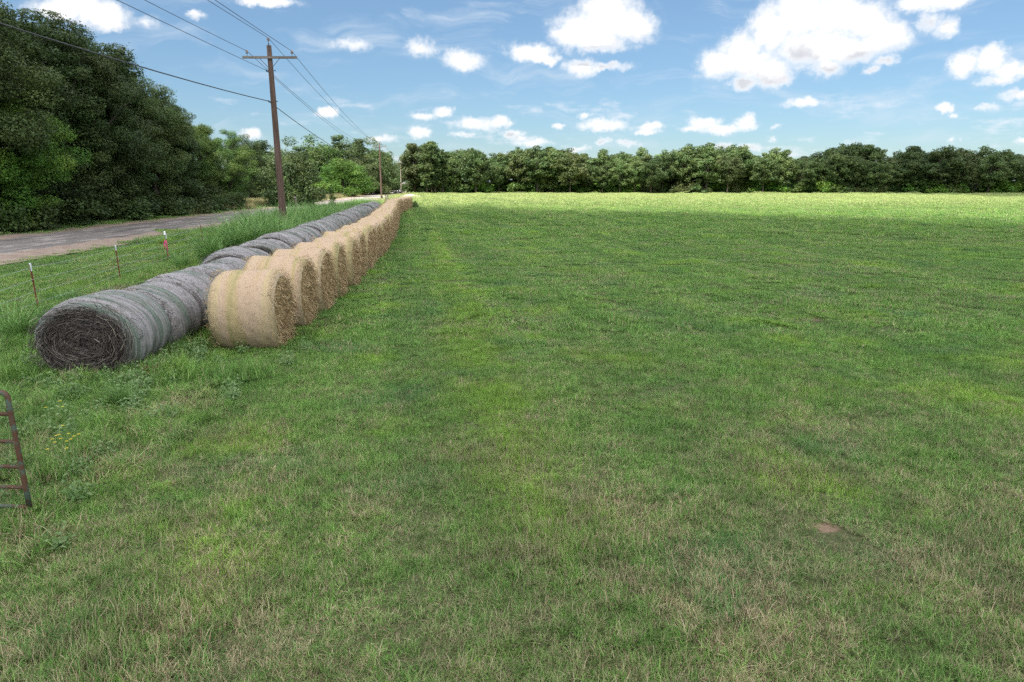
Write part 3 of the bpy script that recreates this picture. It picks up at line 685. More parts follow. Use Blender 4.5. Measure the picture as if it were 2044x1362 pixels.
# the treeline across the far side of the field
front = []
x = -32.0; k = 0
while x < 215:
    front.append((x, 232 - .03 * x + R_.uniform(-4, 4), R_.uniform(12.2, 15.6))); x += R_.uniform(4.6, 7.4)
tops = [(840, 282), (870, 284), (900, 294), (980, 296), (1010, 308), (1060, 298), (1110, 294), (1160, 312), (1250, 304), (1350, 296), (1440, 296), (1530, 300), (1600, 306), (1680, 292), (1710, 292), (1760, 305), (1860, 292), (1910, 300), (1980, 302), (2044, 308), (2400, 305)]
def top_z(X, D):
    px = 1022 + F_PX * X / D * 1.0; ty = np.interp(px, [t[0] for t in tops], [t[1] for t in tops])
    return at(px, ty, D).z
MATS = [LEAF_OAK, LEAF_OAK, LEAF_OAK, LEAF_OLIVE, LEAF_DARK]
for i, (X, D, h) in enumerate(front):
    h = top_z(X, D) * R_.uniform(.76, 1.08); m_ = R_.choice(MATS)
    F_OAK[i % 5].place(X, D, h, R_.uniform(0, 6.28), '%s oak in the front row of the far treeline, %s from the left' % (names[id(m_)], nth(i)), 'front trees of the far treeline', wide=R_.uniform(.85, 1.15), m=m_)
for row in range(2):
    X = -30.0 + 2.5 * row; i = 0
    while X < 225:
        D = 242 + row * 11 + R_.uniform(-3, 3); h = top_z(X, D) * R_.uniform(.90, 1.16); m_ = R_.choice(MATS)
        F_OAK[(i * 2 + row) % 5].place(X, D, h, R_.uniform(0, 6.28), '%s crown in the %s row of the far treeline, %s from left' % (names[id(m_)], ['second', 'third'][row], nth(i)), 'trees deeper in the far treeline', wide=R_.uniform(.95, 1.3), m=m_)
        X += R_.uniform(6, 9.5); i += 1
X = -34.0; i = 0
while X < 230:
    F_BUSH[i % 2].place(X, 258 + R_.uniform(-3, 3), R_.uniform(4.5, 6.5), R_.uniform(0, 6), 'dark thicket shrub behind the far treeline, %s from the left' % nth(i), 'thicket behind the far treeline', 'shrub', wide=1.3, m=LEAF_DARK)
    X += R_.uniform(5.0, 6.5); i += 1
X = -30.0; i = 0
while X < 220:
    m_ = R_.choice([LEAF_MID, LEAF_BRIGHT, LEAF_BRIGHT, LEAF_OLIVE, LEAF_OAK])
    F_BUSH[i % 2].place(X, 233 + R_.uniform(-2.5, 8) - .03 * X, R_.uniform(2.4, 5.6), R_.uniform(0, 6), '%s undergrowth shrub among the far trunks, %s from the left' % (names[id(m_)], nth(i)), 'undergrowth shrubs of the far treeline', 'shrub', wide=R_.uniform(.9, 1.4), m=m_)
    X += R_.uniform(2.0, 3.4); i += 1
for i, (px, ty, D) in enumerate([(849, 280, 222), (866, 283, 225), (882, 292, 228)]):
    p = at(px, ty, D); F_TALL[i % 2].place(p.x, D, p.z, i * 2.0, 'tall narrow dark tree at the left end of the far treeline, %s of three' % nth(i), 'tall trees at the end of the treeline', wide=1.05, m=LEAF_DARK)
for i, (px, D, h, m_) in enumerate([(355, 98, 7, LEAF_DARK), (385, 104, 6.5, LEAF_DARK), (415, 112, 7, LEAF_OAK), (440, 120, 6, LEAF_MID), (465, 124, 6.5, LEAF_DARK), (492, 128, 6, LEAF_OAK), (515, 132, 6, LEAF_DARK), (538, 150, 7, LEAF_MID), (245, 82, 6.5, LEAF_DARK), (285, 86, 6.5, LEAF_DARK), (320, 92, 6.5, LEAF_DARK), (150, 72, 7, LEAF_DARK), (195, 76, 7, LEAF_DARK), (70, 68, 7, LEAF_DARK), (110, 70, 7, LEAF_DARK), (20, 66, 7, LEAF_DARK)]):
    X = at(px, 400, D).x; M_ROUND[i % 3].place(min(X, float(road_x(D)) - 13), D, h, i, 'low thicket tree deep inside the left wood, %s from the left' % nth(sorted([355, 385, 415, 440, 465, 492, 515, 538, 245, 285, 320, 150, 195, 70, 110, 20]).index(px)), 'thicket trees inside the left wood', wide=1.5, m=m_)
for i, (px, D, h, m_) in enumerate([(812, 102, 1.2, LEAF_OAK), (824, 99, 1.1, LEAF_MID), (830, 96, .7, LEAF_OAK), (802, 106, 1.2, LEAF_MID)]):
    p = at(px, 400, D); F_BUSH[i % 2].place(p.x, D, h, i, '%s weedy bush at the far end of the tan bales, %s from the left' % (names[id(m_)], nth([1, 2, 3, 0][i])), 'bushes at the end of the bale row', 'shrub', wide=.8, m=m_)

# ------------------------------------------------------------------ clouds overhead that shade the near field and the right end of the treeline
def cloud_mat():
    m, t = mat('cloud_vapour')
    df = t.new('ShaderNodeBsdfDiffuse'); df.inputs[0].default_value = (.9, .9, .92, 1)
    tl = t.new('ShaderNodeBsdfTranslucent'); tl.inputs[0].default_value = (.85, .87, .9, 1)
    a = t.new('ShaderNodeMixShader'); a.inputs[0].default_value = .5; t.l.new(df.outputs[0], a.inputs[1]); t.l.new(tl.outputs[0], a.inputs[2])
    tp = t.new('ShaderNodeBsdfTransparent'); b = t.new('ShaderNodeMixShader')
    t.l.new(t.math('MULTIPLY', attr(t, 'thin'), .90), b.inputs[0]); t.l.new(tp.outputs[0], b.inputs[1]); t.l.new(a.outputs[0], b.inputs[2]); t.l.new(b.outputs[0], t.out.inputs[0])
    return m
CLOUD = cloud_mat()
def cloud(name, poly, label, alt=600.0, step=5.0):
    """poly is where its shadow falls on the ground; the cloud itself floats towards the sun from there"""
    poly = np.array(poly, float); x0, y0 = poly.min(0) - 20; x1, y1 = poly.max(0) + 20
    xs = np.arange(x0, x1, step); ys = np.arange(y0, y1, step); X, Y = np.meshgrid(xs, ys)
    inside = np.zeros(X.shape, bool); dist = np.full(X.shape, 1e9); n = len(poly)
    for i in range(n):
        a, b = poly[i], poly[(i + 1) % n]
        c = ((a[1] > Y) != (b[1] > Y)) & (X < (b[0] - a[0]) * (Y - a[1]) / (b[1] - a[1] + 1e-9) + a[0]); inside ^= c
        tt = np.clip(((X - a[0]) * (b[0] - a[0]) + (Y - a[1]) * (b[1] - a[1])) / ((b - a) @ (b - a)), 0, 1)
        dist = np.minimum(dist, np.hypot(X - a[0] - tt * (b[0] - a[0]), Y - a[1] - tt * (b[1] - a[1])))
    sd = np.where(inside, dist, -dist) + 5 * vnoise(X, Y, .09, 7) + 3 * vnoise(X, Y, .25, 8)
    h = 34 * (1 - np.exp(-np.maximum(sd, 0) / 45)) * (1 + .5 * vnoise(X, Y, .12, 9))
    sh = SUN_DIR * (alt / SUN_DIR.z)
    thin = np.clip((sd + 6) / 30, 0, 1); thin = thin * thin * (3 - 2 * thin)
    ny, nx = X.shape; top = np.stack([X + sh.x, Y + sh.y, alt + h], -1).reshape(-1, 3); bot = np.stack([X + sh.x, Y + sh.y, alt - .3 * h - .5], -1).reshape(-1, 3)
    k = (np.arange(nx - 1)[None, :] + np.arange(ny - 1)[:, None] * nx)
    ok = (sd[:-1, :-1] > -8) & (sd[1:, :-1] > -8) & (sd[:-1, 1:] > -8) & (sd[1:, 1:] > -8); k = k[ok]
    Ft = np.stack([k, k + 1, k + nx + 1, k + nx], -1); N = nx * ny; Fb = Ft[:, ::-1] + N
    me = np_mesh(name, np.concatenate([top, bot]), np.concatenate([Ft, Fb]), np.zeros(2 * len(Ft)), CLOUD)
    a = me.attributes.new('thin', 'FLOAT', 'POINT'); a.data.foreach_set('value', np.concatenate([thin.ravel(), thin.ravel()]).astype(np.float32))
    return tag(link(name, me), label=label, kind='structure')
cloud('cloud', [(-125, -70), (-125, 60), (-62, 76), (-42, 90), (-20, 110), (0, 101), (17, 86), (37, 72), (50, 58), (75, 44), (125, 12), (125, -70)], 'white cloud overhead shading the near field')
cloud('cloud', [(99, 320), (97, 232), (110, 200), (112, 160), (135, 140), (300, 140), (300, 320)], 'white cloud shading the right end of the treeline')

# ------------------------------------------------------------------ hay bales
def bale_wrap_mat(name, old):
    m, t = mat(name); tcn = t.new('ShaderNodeTexCoord'); P = tcn.outputs['Object']; oi = t.new('ShaderNodeObjectInfo')
    x, y, z = t.xyz(P); ang = t.math('ARCTAN2', y, z); rnd = t.math('MULTIPLY', oi.outputs['Random'], 40)
    fibre = t.noise(t.vmath('ADD', t.comb(t.math('MULTIPLY', x, 26), t.math('MULTIPLY', ang, 9), 0.0), t.comb(0.0, rnd, rnd)), 1.0, 5, .75)
    fine = t.noise(t.scale(P, (60, 34, 34)), 1.0, 3, .7)
    patch = t.noise(t.vmath('ADD', P, t.comb(rnd, 0.0, 0.0)), 2.4, 4, .6)
    if old:
        skew = t.math('ADD', x, t.math('MULTIPLY', ang, t.map(oi.outputs['Random'], 0, 1, -.05, .09)))
        band = t.noise(t.vmath('ADD', t.comb(t.math('MULTIPLY', skew, 4.2), t.math('MULTIPLY', ang, .35), 0.0), t.comb(rnd, 0.0, rnd)), 1.0, 4, .6)
        c = t.ramp(band, [(.36, (.082, .125, .090)), (.43, (.120, .150, .124)), (.475, (.200, .190, .188)), (.55, (.275, .252, .264)), (.59, (.250, .232, .242)), (.635, (.105, .145, .115))])
        stk = t.noise(t.vmath('ADD', t.comb(t.math('MULTIPLY', skew, 30), t.math('MULTIPLY', ang, .8), 0.0), t.comb(rnd, 3.0, 0.0)), 1.0, 3, .6)
        c = t.mix(t.map(stk, .50, .62, 0, .5), c, (.33, .325, .325, 1))
        c = t.mix(t.map(stk, .46, .36, 0, .55), c, (.065, .075, .058, 1))
        c = t.mix(t.map(patch, .55, .72, 0, .55), c, (.105, .090, .068, 1))
        c = t.mix(t.map(fine, .35, .65, .35, 0), c, (.07, .068, .06, 1))
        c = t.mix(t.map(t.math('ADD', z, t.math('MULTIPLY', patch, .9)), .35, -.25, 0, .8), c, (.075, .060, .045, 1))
    else:
        band = t.noise(t.vmath('ADD', t.comb(t.math('MULTIPLY', x, 2.6), t.math('MULTIPLY', ang, .12), 0.0), t.comb(rnd, 0.0, rnd)), 1.0, 3, .55)
        c = t.ramp(band, [(.34, (.230, .215, .090)), (.42, (.34, .265, .130)), (.48, (.385, .275, .185)), (.57, (.38, .275, .185)), (.63, (.375, .29, .145)), (.70, (.235, .225, .100))])
        gr = t.map(t.math('ABSOLUTE', x), .60, .74); c = t.mix(t.math('MULTIPLY', gr, .55), c, (.15, .20, .10, 1))
        c = t.mix(t.map(fibre, .42, .66, 0, .40), c, (.42, .325, .195, 1)); c = t.mix(t.map(fibre, .48, .32, 0, .45), c, (.19, .13, .070, 1))
        c = t.mix(t.map(fine, .35, .62, .14, 0), c, (.18, .13, .07, 1))
    # net wrap: threads running round the bale every 2.5 cm, paler than the gaps
    thr = t.math('SINE', t.math('MULTIPLY', x, 2 * math.pi / .030)); crs = t.math('SINE', t.math('ADD', t.math('MULTIPLY', ang, 2 * math.pi * 22), t.math('MULTIPLY', thr, 1.2)))
    net = t.math('MAXIMUM', t.map(thr, .55, .95), t.math('MULTIPLY', t.map(crs, .6, .97), .7))
    net = t.math('MULTIPLY', net, t.map(band, .45, .55, .12, .5 if not old else .3))
    c = t.mix(net, c, (.45, .36, .28, 1) if not old else (.38, .38, .38, 1))
    t.l.new(c, t.b.inputs['Base Color']); t.b.inputs['Roughness'].default_value = .85
    bump(t, t.math('ADD', fibre, t.math('MULTIPLY', fine, .4)), .6 if not old else .8, .022); return m
def bale_end_mat(name, cols):
    m, t = mat(name); tcn = t.new('ShaderNodeTexCoord'); P = tcn.outputs['Object']; oi = t.new('ShaderNodeObjectInfo')
    x, y, z = t.xyz(P); r = t.math('SQRT', t.math('ADD', t.math('MULTIPLY', y, y), t.math('MULTIPLY', z, z))); ang = t.math('ARCTAN2', y, z)
    rnd = t.math('MULTIPLY', oi.outputs['Random'], 30)
    sp = t.noise(t.comb(t.math('MULTIPLY', t.math('ADD', r, t.math('MULTIPLY', ang, .02)), 34), t.math('MULTIPLY', ang, 2.4), rnd), 1.0, 5, .75)
    cl = t.noise(t.vmath('ADD', P, t.comb(rnd, rnd, 0.0)), 4.5, 5, .7)
    c = t.ramp(t.math('ADD', t.math('MULTIPLY', sp, .55), t.math('MULTIPLY', cl, .45)), cols)
    t.l.new(c, t.b.inputs['Base Color']); t.b.inputs['Roughness'].default_value = .95
    bump(t, t.math('ADD', sp, cl), 1.0, .06); return m
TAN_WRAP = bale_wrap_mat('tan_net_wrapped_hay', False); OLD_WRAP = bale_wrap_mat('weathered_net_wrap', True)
TAN_END = bale_end_mat('tan_hay_end', [(.34, (.090, .055, .024)), (.45, (.24, .160, .075)), (.56, (.37, .260, .135)), (.68, (.48, .36, .20))])
OLD_END = bale_end_mat('weathered_hay_end', [(.32, (.022, .018, .016)), (.46, (.068, .055, .050)), (.58, (.120, .100, .092)), (.70, (.21, .185, .165))])
HAY = plain_blade('loose_hay', [(0, (.12, .075, .032)), (.5, (.31, .22, .11)), (1, (.52, .41, .24))], .15)
OLDHAY = plain_blade('old_hay_fibre', [(0, (.022, .018, .015)), (.6, (.080, .066, .058)), (.93, (.150, .130, .112)), (1, (.33, .28, .22))], .1)

def fibres(rng, n, L, R, R2, which, length, width, arcs):
    """loose stalks on the ends (which = +1/-1) or, with which = 0, over the rim and barrel"""
    V = []; F = []; r_ = []
    for i in range(n):
        a = rng.uniform(0, 6.283); ln = rng.uniform(*length); w = rng.uniform(*width)
        if which:
            rr = R * math.sqrt(rng.uniform(.01, 1)) * (.84 if arcs else .95); x0 = which * (L / 2 + .01 + rng.uniform(0, .05))
            if arcs:
                da = ln / max(rr, .15); oy, oz = rng.normal(0, .05, 2); ex = rng.normal(0, .09); pts = [((x0 + which * (.02 * math.sin(q * 3) + rng.uniform(0, .03))), oy + (rr + ex * q / 3 + rng.normal(0, .02)) * math.sin(a + da * q / 3), oz * .5 + R2 * (rr + ex * q / 3 + rng.normal(0, .02)) * math.cos(a + da * q / 3)) for q in range(4)]
                pts = [(p_[0], float(np.clip(p_[1], -R * .95, R * .95)), p_[2]) for p_ in pts]
            else:
                d = np.array([which * rng.uniform(.2, 1.1), rng.normal(0, .7), rng.normal(-.25, .7)]); d /= np.linalg.norm(d); p0 = np.array([x0 - which * .02, rr * math.sin(a), R2 * rr * math.cos(a)])
                pts = [p0, p0 + d * ln * .5, p0 + d * ln + np.array([0, 0, -.25 * ln])]
        else:
            x0 = rng.uniform(-L / 2, L / 2); x0 = math.copysign(L / 2 - abs(rng.normal(0, .05)), x0) if rng.uniform() < .55 else x0
            p0 = np.array([x0, R * .985 * math.sin(a), R2 * R * .985 * math.cos(a)]); nrm = np.array([0, math.sin(a), math.cos(a)])
            d = nrm * rng.uniform(.05, .55) + np.array([rng.normal(0, .8), 0, 0]) + np.cross([1, 0, 0], nrm) * rng.normal(0, .9); d /= np.linalg.norm(d)
            pts = [p0, p0 + d * ln * .5, p0 + d * ln - np.array([0, 0, .1 * ln])]
        b = len(V); s = np.array(rng.normal(0, 1, 3)); s /= np.linalg.norm(s); s = s * w / 2
        for p in pts: V.append(np.array(p) - s); V.append(np.array(p) + s)
        t = rng.uniform(0, 1)
        for q in range(len(pts) - 1): F.append((b + 2 * q, b + 2 * q + 1, b + 2 * q + 3, b + 2 * q + 2)); r_.append(t)
    return np.array(V), np.array(F), np.array(r_)
class Bale:
    def __init__(s, seed, L, R, zsq, old):
        q = np.random.default_rng(seed); s.old = old; s.L = L; s.R = R; s.zsq = zsq
        nx, na = 34, 84; th = np.linspace(0, 2 * math.pi, na, endpoint=False); xs = np.linspace(-L / 2, L / 2, nx)
        sh = .20 if not old else .26
        fr = q.uniform(0, 6.28, 6)
        def rad(x, a):
            e = np.clip((np.abs(x) - (L / 2 - sh)) / sh, 0, 1)
            r = R * (1 - (.15 if not old else .25) * e ** 2.2) * (1 + (.012 if not old else .022) * np.sin(x * 9 + fr[0] + .7 * np.sin(a * 2)) + .010 * np.sin(a * 3 + fr[1]) + .012 * np.sin(a * 2 + x * 3 + fr[2]) + .005 * np.sin(x * 27 + fr[3] + a) + .004 * np.sin(a * 17 + x * 14 + fr[4]))
            if old: r = r * (1 + .012 * np.sin(x * 22 + fr[5] + a * .7))
            return r
        X, A = np.meshgrid(xs, th, indexing='ij'); Rr = rad(X, A)
        def shape(X, A, Rr):
            y = Rr * np.sin(A); z = Rr * np.cos(A) * zsq
            flo = -R * .86 * zsq; z = np.where(z < flo, flo - (flo - z) * .25, z)
            if old: z = z * (1 - .05 * np.abs(y / R)) - .0; y = y * (1 + .08 * np.clip(-z / R, 0, 1))
            return np.stack([X, y, z], -1)
        V = shape(X, A, Rr).reshape(-1, 3); i = np.arange(nx - 1)[:, None] * na; j = np.arange(na)[None, :]; j2 = (j + 1) % na
        Fq = np.stack([i + j, i + j2, i + na + j2, i + na + j], -1).reshape(-1, 4)
        s.floor = float(V[:, 2].min())
        s.wrap = np_mesh('net_wrap', V, Fq, np.zeros(len(Fq)), OLD_WRAP if old else TAN_WRAP); s.wrap.polygons.foreach_set('use_smooth', [True] * len(Fq))
        s.ends = []
        for sg in (-1, 1):
            nr = 16; fr2 = q.uniform(0, 6.28, 5); rim = rad(np.full(na, sg * L / 2), th)
            P = []
            for k in range(nr):
                f = 1 - k / (nr - 1) * .985
                bulge = .045 * (1 - f ** 2) + (.018 * np.sin(f * 19 + th * 2 + fr2[0]) + .016 * np.sin(th * 5 + f * 7 + fr2[1]) + .014 * np.sin(th * 11 - f * 16 + fr2[2])) * min(1, (1 - f) * 8)
                P.append(shape(sg * (L / 2 + bulge), th, rim * f))
            V2 = np.array(P).reshape(-1, 3); i = np.arange(nr - 1)[:, None] * na
            F2 = np.stack([i + j, i + j2, i + na + j2, i + na + j], -1).reshape(-1, 4); F2 = F2 if sg > 0 else F2[:, ::-1]
            me = np_mesh('cut_end', V2, F2, np.zeros(len(F2)), OLD_END if old else TAN_END); me.polygons.foreach_set('use_smooth', [True] * len(F2)); s.ends.append(me)
        if old:
            a = fibres(q, 1500, L, R, zsq, -1, (.12, .7), (.006, .012), True); b = fibres(q, 500, L, R, zsq, -1, (.05, .22), (.005, .01), False); c = fibres(q, 700, L, R, zsq, 0, (.05, .16), (.005, .010), False)
        else:
            a = fibres(q, 1500, L, R, zsq, 1, (.04, .15), (.006, .011), False); b = fibres(q, 250, L, R, zsq, -1, (.04, .13), (.006, .01), False); c = fibres(q, 1500, L, R, zsq, 0, (.03, .10), (.004, .008), False)
        off = 0; Vs = []; Fs = []; Rs = []
        for v, f, r in (a, b, c): Vs.append(v); Fs.append(f + off); Rs.append(r); off += len(v)
        s.fib = np_mesh('loose_stalks', np.concatenate(Vs), np.concatenate(Fs), np.concatenate(Rs), OLDHAY if old else HAY)
    def place(s, x, y, rz, label, group, k=1.0, roll=0.0):
        o = empty('hay_bale', (x, y, 0), rz, label, 'hay bale', group); o.scale = (k, k, k)
        for nm, me in (('net_wrap', s.wrap), ('cut_end', s.ends[0]), ('cut_end', s.ends[1]), ('loose_stalks', s.fib)):
            c = link(nm, me, o); c.location = (0, 0, -s.floor - .03)
        o['kind'] = 'thing'
        return o
TANB = [Bale(200 + i, 1.38, .89, 1.0, False) for i in range(4)]
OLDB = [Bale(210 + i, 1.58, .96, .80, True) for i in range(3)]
y = 14.7; i = 0
while y < 99:
    x = float(tan_x(y)) - (.69) + (R_.uniform(-.09, .09) if i else .0); sl = (float(tan_x(y + 2)) - float(tan_x(y - 2))) / 4
    lab = 'nearest tan hay bale, its cut end facing the green field' if i == 0 else '%s tan hay bale counted from the near end of the tan row' % nth(i)
    TANB[i % 4].place(x, y, -math.atan(sl) * -1 * -.5 + R_.uniform(-.05, .05), lab, 'tan hay bales side by side', k=R_.uniform(.965, 1.03))
    y += R_.uniform(2.10, 2.30) if y < 60 else R_.uniform(1.9, 2.1); i += 1
y = 12.75; i = 0
while y < 79:
    x = float(gry_x(y)); sl = (float(gry_x(y + 1)) - float(gry_x(y - 1))) / 2
    lab = 'nearest grey weathered hay bale with its dark brown end towards the viewer' if i == 0 else '%s grey weathered hay bale counted from the near end of the grey row' % nth(i)
    OLDB[i % 3].place(x + (R_.uniform(-.11, .11) if i else 0), y, math.pi / 2 + math.atan(-sl) + R_.uniform(-.06, .06), lab, 'grey weathered hay bales end to end', k=R_.uniform(.90, 1.05) if i else 1.0)
    y += R_.uniform(1.66, 1.76); i += 1

# ------------------------------------------------------------------ fence
RUST = simple('rusty_steel', (.10, .030, .018), (.19, .060, .034), 14, .85)
ALUM = simple('pale_paint', (.50, .55, .56), (.68, .72, .74), 14, .6)
WIRE = simple('galvanised_wire', (.26, .28, .28), (.42, .44, .44), 20, .6, .2)
fence = empty('wire_fence', (float(fen_x(18.5)), 18.5, 0), 0, 'barbed wire fence on rusty steel posts between the road and the grey bales', 'fence')
fx, fy = fence.location.x, fence.location.y
ys = [6.0, 12.2, 18.4, 24.6, 30.2, 36.3, 42.2, 47.6, 53.0, 59.0, 65, 71, 77, 83, 89, 95, 101, 107, 110.5, 114, 120]
tops = []
for i, y in enumerate(ys):
    x = float(fen_x(y)); h = 1.36 + R_.uniform(-.06, .06); lx, ly = R_.uniform(-.05, .05), R_.uniform(-.05, .05)
    if i == 2: lx = -.05
    mb = MB(); p0 = Vector((x - fx, y - fy, -.05)); p1 = p0 + Vector((lx, ly, h))
    mb.tube([p0, p1], [.019, .019], 4); mb.tube([p0 + Vector((0, -.022, 0)), p1 + Vector((0, -.022, -.02))], .010, 4)
    for k in range(10): mb.box(p0.lerp(p1, .2 + k * .08) + Vector((0, -.034, 0)), (.012, .012, .02))
    po = mb.build('post', RUST, fence)
    if i in (2, 3, 4, 6, 7, 9, 11): 
        c = MB(); c.tube([p0.lerp(p1, .86), p1 + Vector((0, 0, .012))], .025, 6); c.build('painted_tip', ALUM, po)
    tops.append((p0, p1))
for zf in (.93, .70, .47, .26):
    mb = MB()
    for i in range(len(tops) - 1):
        a = tops[i][0].lerp(tops[i][1], zf) + Vector((.028, 0, 0)); b = tops[i + 1][0].lerp(tops[i + 1][1], zf) + Vector((.028, 0, 0))
        pts = [a.lerp(b, f / 6) - Vector((0, 0, .05 * 4 * (f / 6) * (1 - f / 6))) for f in range(7)]
        mb.tube(pts, .0038, 4, caps=False)
        if ys[i] < 40:
            for k in range(40):
                q = a.lerp(b, (k + .5) / 40) - Vector((0, 0, .05 * 4 * ((k + .5) / 40) * (1 - (k + .5) / 40)))
                d = Vector((R_.uniform(-1, 1), R_.uniform(-.4, .4), R_.uniform(-1, 1))).normalized() * .022
                mb.tube([q - d, q + d], .0025, 3)
    mb.build('barbed_wire', WIRE, fence)
PINK = simple('pink_plastic', (.42, .045, .11), (.56, .09, .18), 9, .45)
WHITE_P = simple('white_plastic', (.70, .68, .68), (.85, .83, .84), 9, .5)
rb = empty('flagging_ribbon', (fx + tops[4][0].x, fy + tops[4][0].y, 0), 0, 'pink flagging ribbon tied round the third fence post with a white top', 'ribbon')
def ribbon(pts, w, name, m, par):
    mb = MB(); n = len(pts)
    V = []
    for i, p in enumerate(pts):
        p = Vector(p); s_ = Vector((math.cos(i * .5), math.sin(i * .5), 0)) * w
        nn = Vector((-s_.y, s_.x, 0)).normalized() * .002
        V += [p - s_ - nn, p + s_ - nn, p + s_ + nn, p - s_ + nn]
    F = []
    for i in range(n - 1):
        for k in range(4): F.append((4 * i + k, 4 * i + (k + 1) % 4, 4 * i + 4 + (k + 1) % 4, 4 * i + 4 + k))
    mb.add(V, F); mb.build(name, m, par)
mb = MB(); mb.lathe([(.028, .86), (.042, .88), (.040, .95), (.046, 1.0), (.03, 1.03)], (-.005, -.01, 0), 8); mb.build('knot', PINK, rb)
ribbon([(.03, -.04, 1.0), (.07, -.05, .9), (.05, -.06, .78), (.09, -.05, .62), (.06, -.06, .5), (.10, -.06, .36)], .030, 'streamer', PINK, rb)
ribbon([(-.02, -.05, .98), (-.05, -.05, .86), (-.02, -.06, .74), (-.06, -.05, .64)], .026, 'streamer', PINK, rb)
mb = MB(); mb.lathe([(.030, 1.24), (.045, 1.27), (.038, 1.34), (.044, 1.39), (.02, 1.41)], (0, 0, 0), 8); mb.build('white_tie', WHITE_P, rb)
# wooden posts
WOOD = simple('weathered_wood', (.055, .042, .034), (.12, .095, .078), 5, .9, stretch=(4, 4, .4))
p = at(592, 400, 62); wp = empty('wooden_post', (p.x, 62, 0), 0, 'dark leaning wooden post beside the nearest power pole', 'post')
mb = MB(); mb.tube([(.12, 0, -.1), (.02, 0, 1.0), (-.14, 0, 2.25)], [.13, .12, .11], 8); mb.build('shaft', WOOD, wp)
mb = MB(); mb.tube([(-.13, 0, 2.18), (-.145, 0, 2.30)], [.125, .10], 8); mb.build('top_cap', DEADWOOD, wp)
for k, (px, D) in enumerate([(770, 120), (774, 121)]):
    p = at(px, 392, D); b_ = empty('stub_post', (p.x, D, 0), 0, 'short dark stub post behind the far end of the tan bales, %s one' % ['left', 'right'][k], 'post', 'stub posts by the road')
    mb = MB(); mb.tube([(0, 0, -.05), (.02, 0, .8), (.0, .02, 1.5)], [.10, .09, .085], 7); mb.build('shaft', WOOD, b_)
    mb = MB(); mb.lathe([(.05, 1.5), (.10, 1.52), (.07, 1.60)], (0, .02, 0), 7); mb.build('top_cap', WOOD, b_)

# ------------------------------------------------------------------ power line
POLEWOOD = simple('pole_wood', (.060, .038, .029), (.120, .080, .062), 3, .9, stretch=(5, 5, .25))
POLEPALE = simple('pale_pole_wood', (.28, .235, .19), (.40, .345, .29), 3, .9, stretch=(5, 5, .25))
ARM = simple('crossarm_wood', (.115, .100, .085), (.21, .19, .165), 4, .9, stretch=(.5, 5, 5))
PORC = simple('porcelain', (.20, .17, .16), (.32, .28, .27), 9, .25)
STEEL = simple('dark_steel', (.055, .055, .058), (.10, .10, .105), 9, .5, .5)
CABLE = simple('line_cable', (.035, .036, .04), (.06, .062, .066), 5, .6, .2)
def insulator(par, x, z, y=0):
    mb = MB(); mb.lathe([(.012, -.14), (.014, .04)], (x, y, z), 6); ins = mb.build('insulator_pin', STEEL, par)
    mb = MB(); mb.lathe([(.03, .0), (.085, .02), (.05, .05), (.045, .075), (.10, .085), (.055, .115), (.05, .14), (.075, .15), (.06, .19), (.02, .21)], (x, y, z + .03), 12); mb.build('porcelain_bell', PORC, ins)
def pole(x, y, h, arm_z, half, label, m, r0=.19, lean=0.0, rz=.11, base=0.0):
    o = empty('utility_pole', (x, y, base), rz, label, 'utility pole', 'power poles along the road')
    mb = MB(); mb.tube([(lean * (k / 8 - .5), 0, -.3 + (h + .3) * k / 8) for k in range(9)], [r0 * (1 - .42 * k / 8) for k in range(9)], 12); mb.build('pole_shaft', m, o, True)
    mb = MB(); mb.box((0, -.17, arm_z), (2 * half, .10, .13)); mb.build('crossarm', ARM if m is POLEWOOD else m, o)
    for sg in (-1, 1):
        mb = MB(); mb.tube([(sg * half * .38, -.235, arm_z - .05), (sg * .06, -.19, arm_z - .62)], .016, 5); mb.build('arm_brace', STEEL, o)
        insulator(o, sg * (half - .28), arm_z + .17, -.17)
    mb = MB(); mb.box((-.02, -.14, h - .1), (.05, .04, .42)); mb.build('top_bracket', STEEL, o)
    insulator(o, -.02, h + .18, -.14)
    for z_, nm in ((arm_z - .74, 'neutral_clamp'), (arm_z - 2.45, 'cable_clamp')):
        mb = MB(); mb.box((-.21, -.02, z_), (.20, .05, .06)); mb.box((-.29, -.02, z_ + .03), (.05, .09, .10)); mb.box((.19, -.02, z_ + .03), (.10, .04, .05)); mb.build(nm, STEEL, o)
    return o
pole(-14.17, 43, 11.30, 10.62, 1.58, 'nearest brown power pole, rising out of the tall weeds', POLEWOOD, .235, lean=-.10, rz=.03)
pole(-29.75, 160, 12.2, 11.45, 1.6, 'second power pole, dark, beyond the far end of the bales', POLEWOOD, .24)
pole(-37.0, 235, 11.7, 10.15, 1.55, 'pale third power pole beside the white car', POLEPALE, .22)
pole(-46.7, 330, 10.6, 10.1, 1.6, 'farthest pale power pole, half lost among the trees', POLEPALE, .2)
def span(P, Q, sag, n=28):
    P, Q = Vector(P), Vector(Q)
    return [P.lerp(Q, k / n) - Vector((0, 0, 4 * sag * (k / n) * (1 - k / n))) for k in range(n + 1)]
W = {'left overhead power wire on the crossarm': ((-10.2, -60, 12.6), 1.2, -1.30, .35, 0, .014),
     'middle overhead power wire on the pole tops': ((-9, -60, 9.9), .1, 0, 1.0, 0, .014),
     'right overhead power wire on the crossarm': ((-7.6, -60, 10.9), .35, 1.30, .35, 0, .014),
     'neutral wire just below the crossarms': ((-9, -60, 9.5), .5, -.28, -.70, 0, .013),
     'thick telephone cable, lowest of the overhead wires': ((-9, -60, 11.0), 1.95, -.29, -2.42, 0, .024)}
arms = [(-14.17, 43, 10.62, 11.30), (-29.75, 160, 11.45, 12.2), (-37.0, 235, 10.15, 11.7), (-46.7, 330, 10.1, 10.6)]
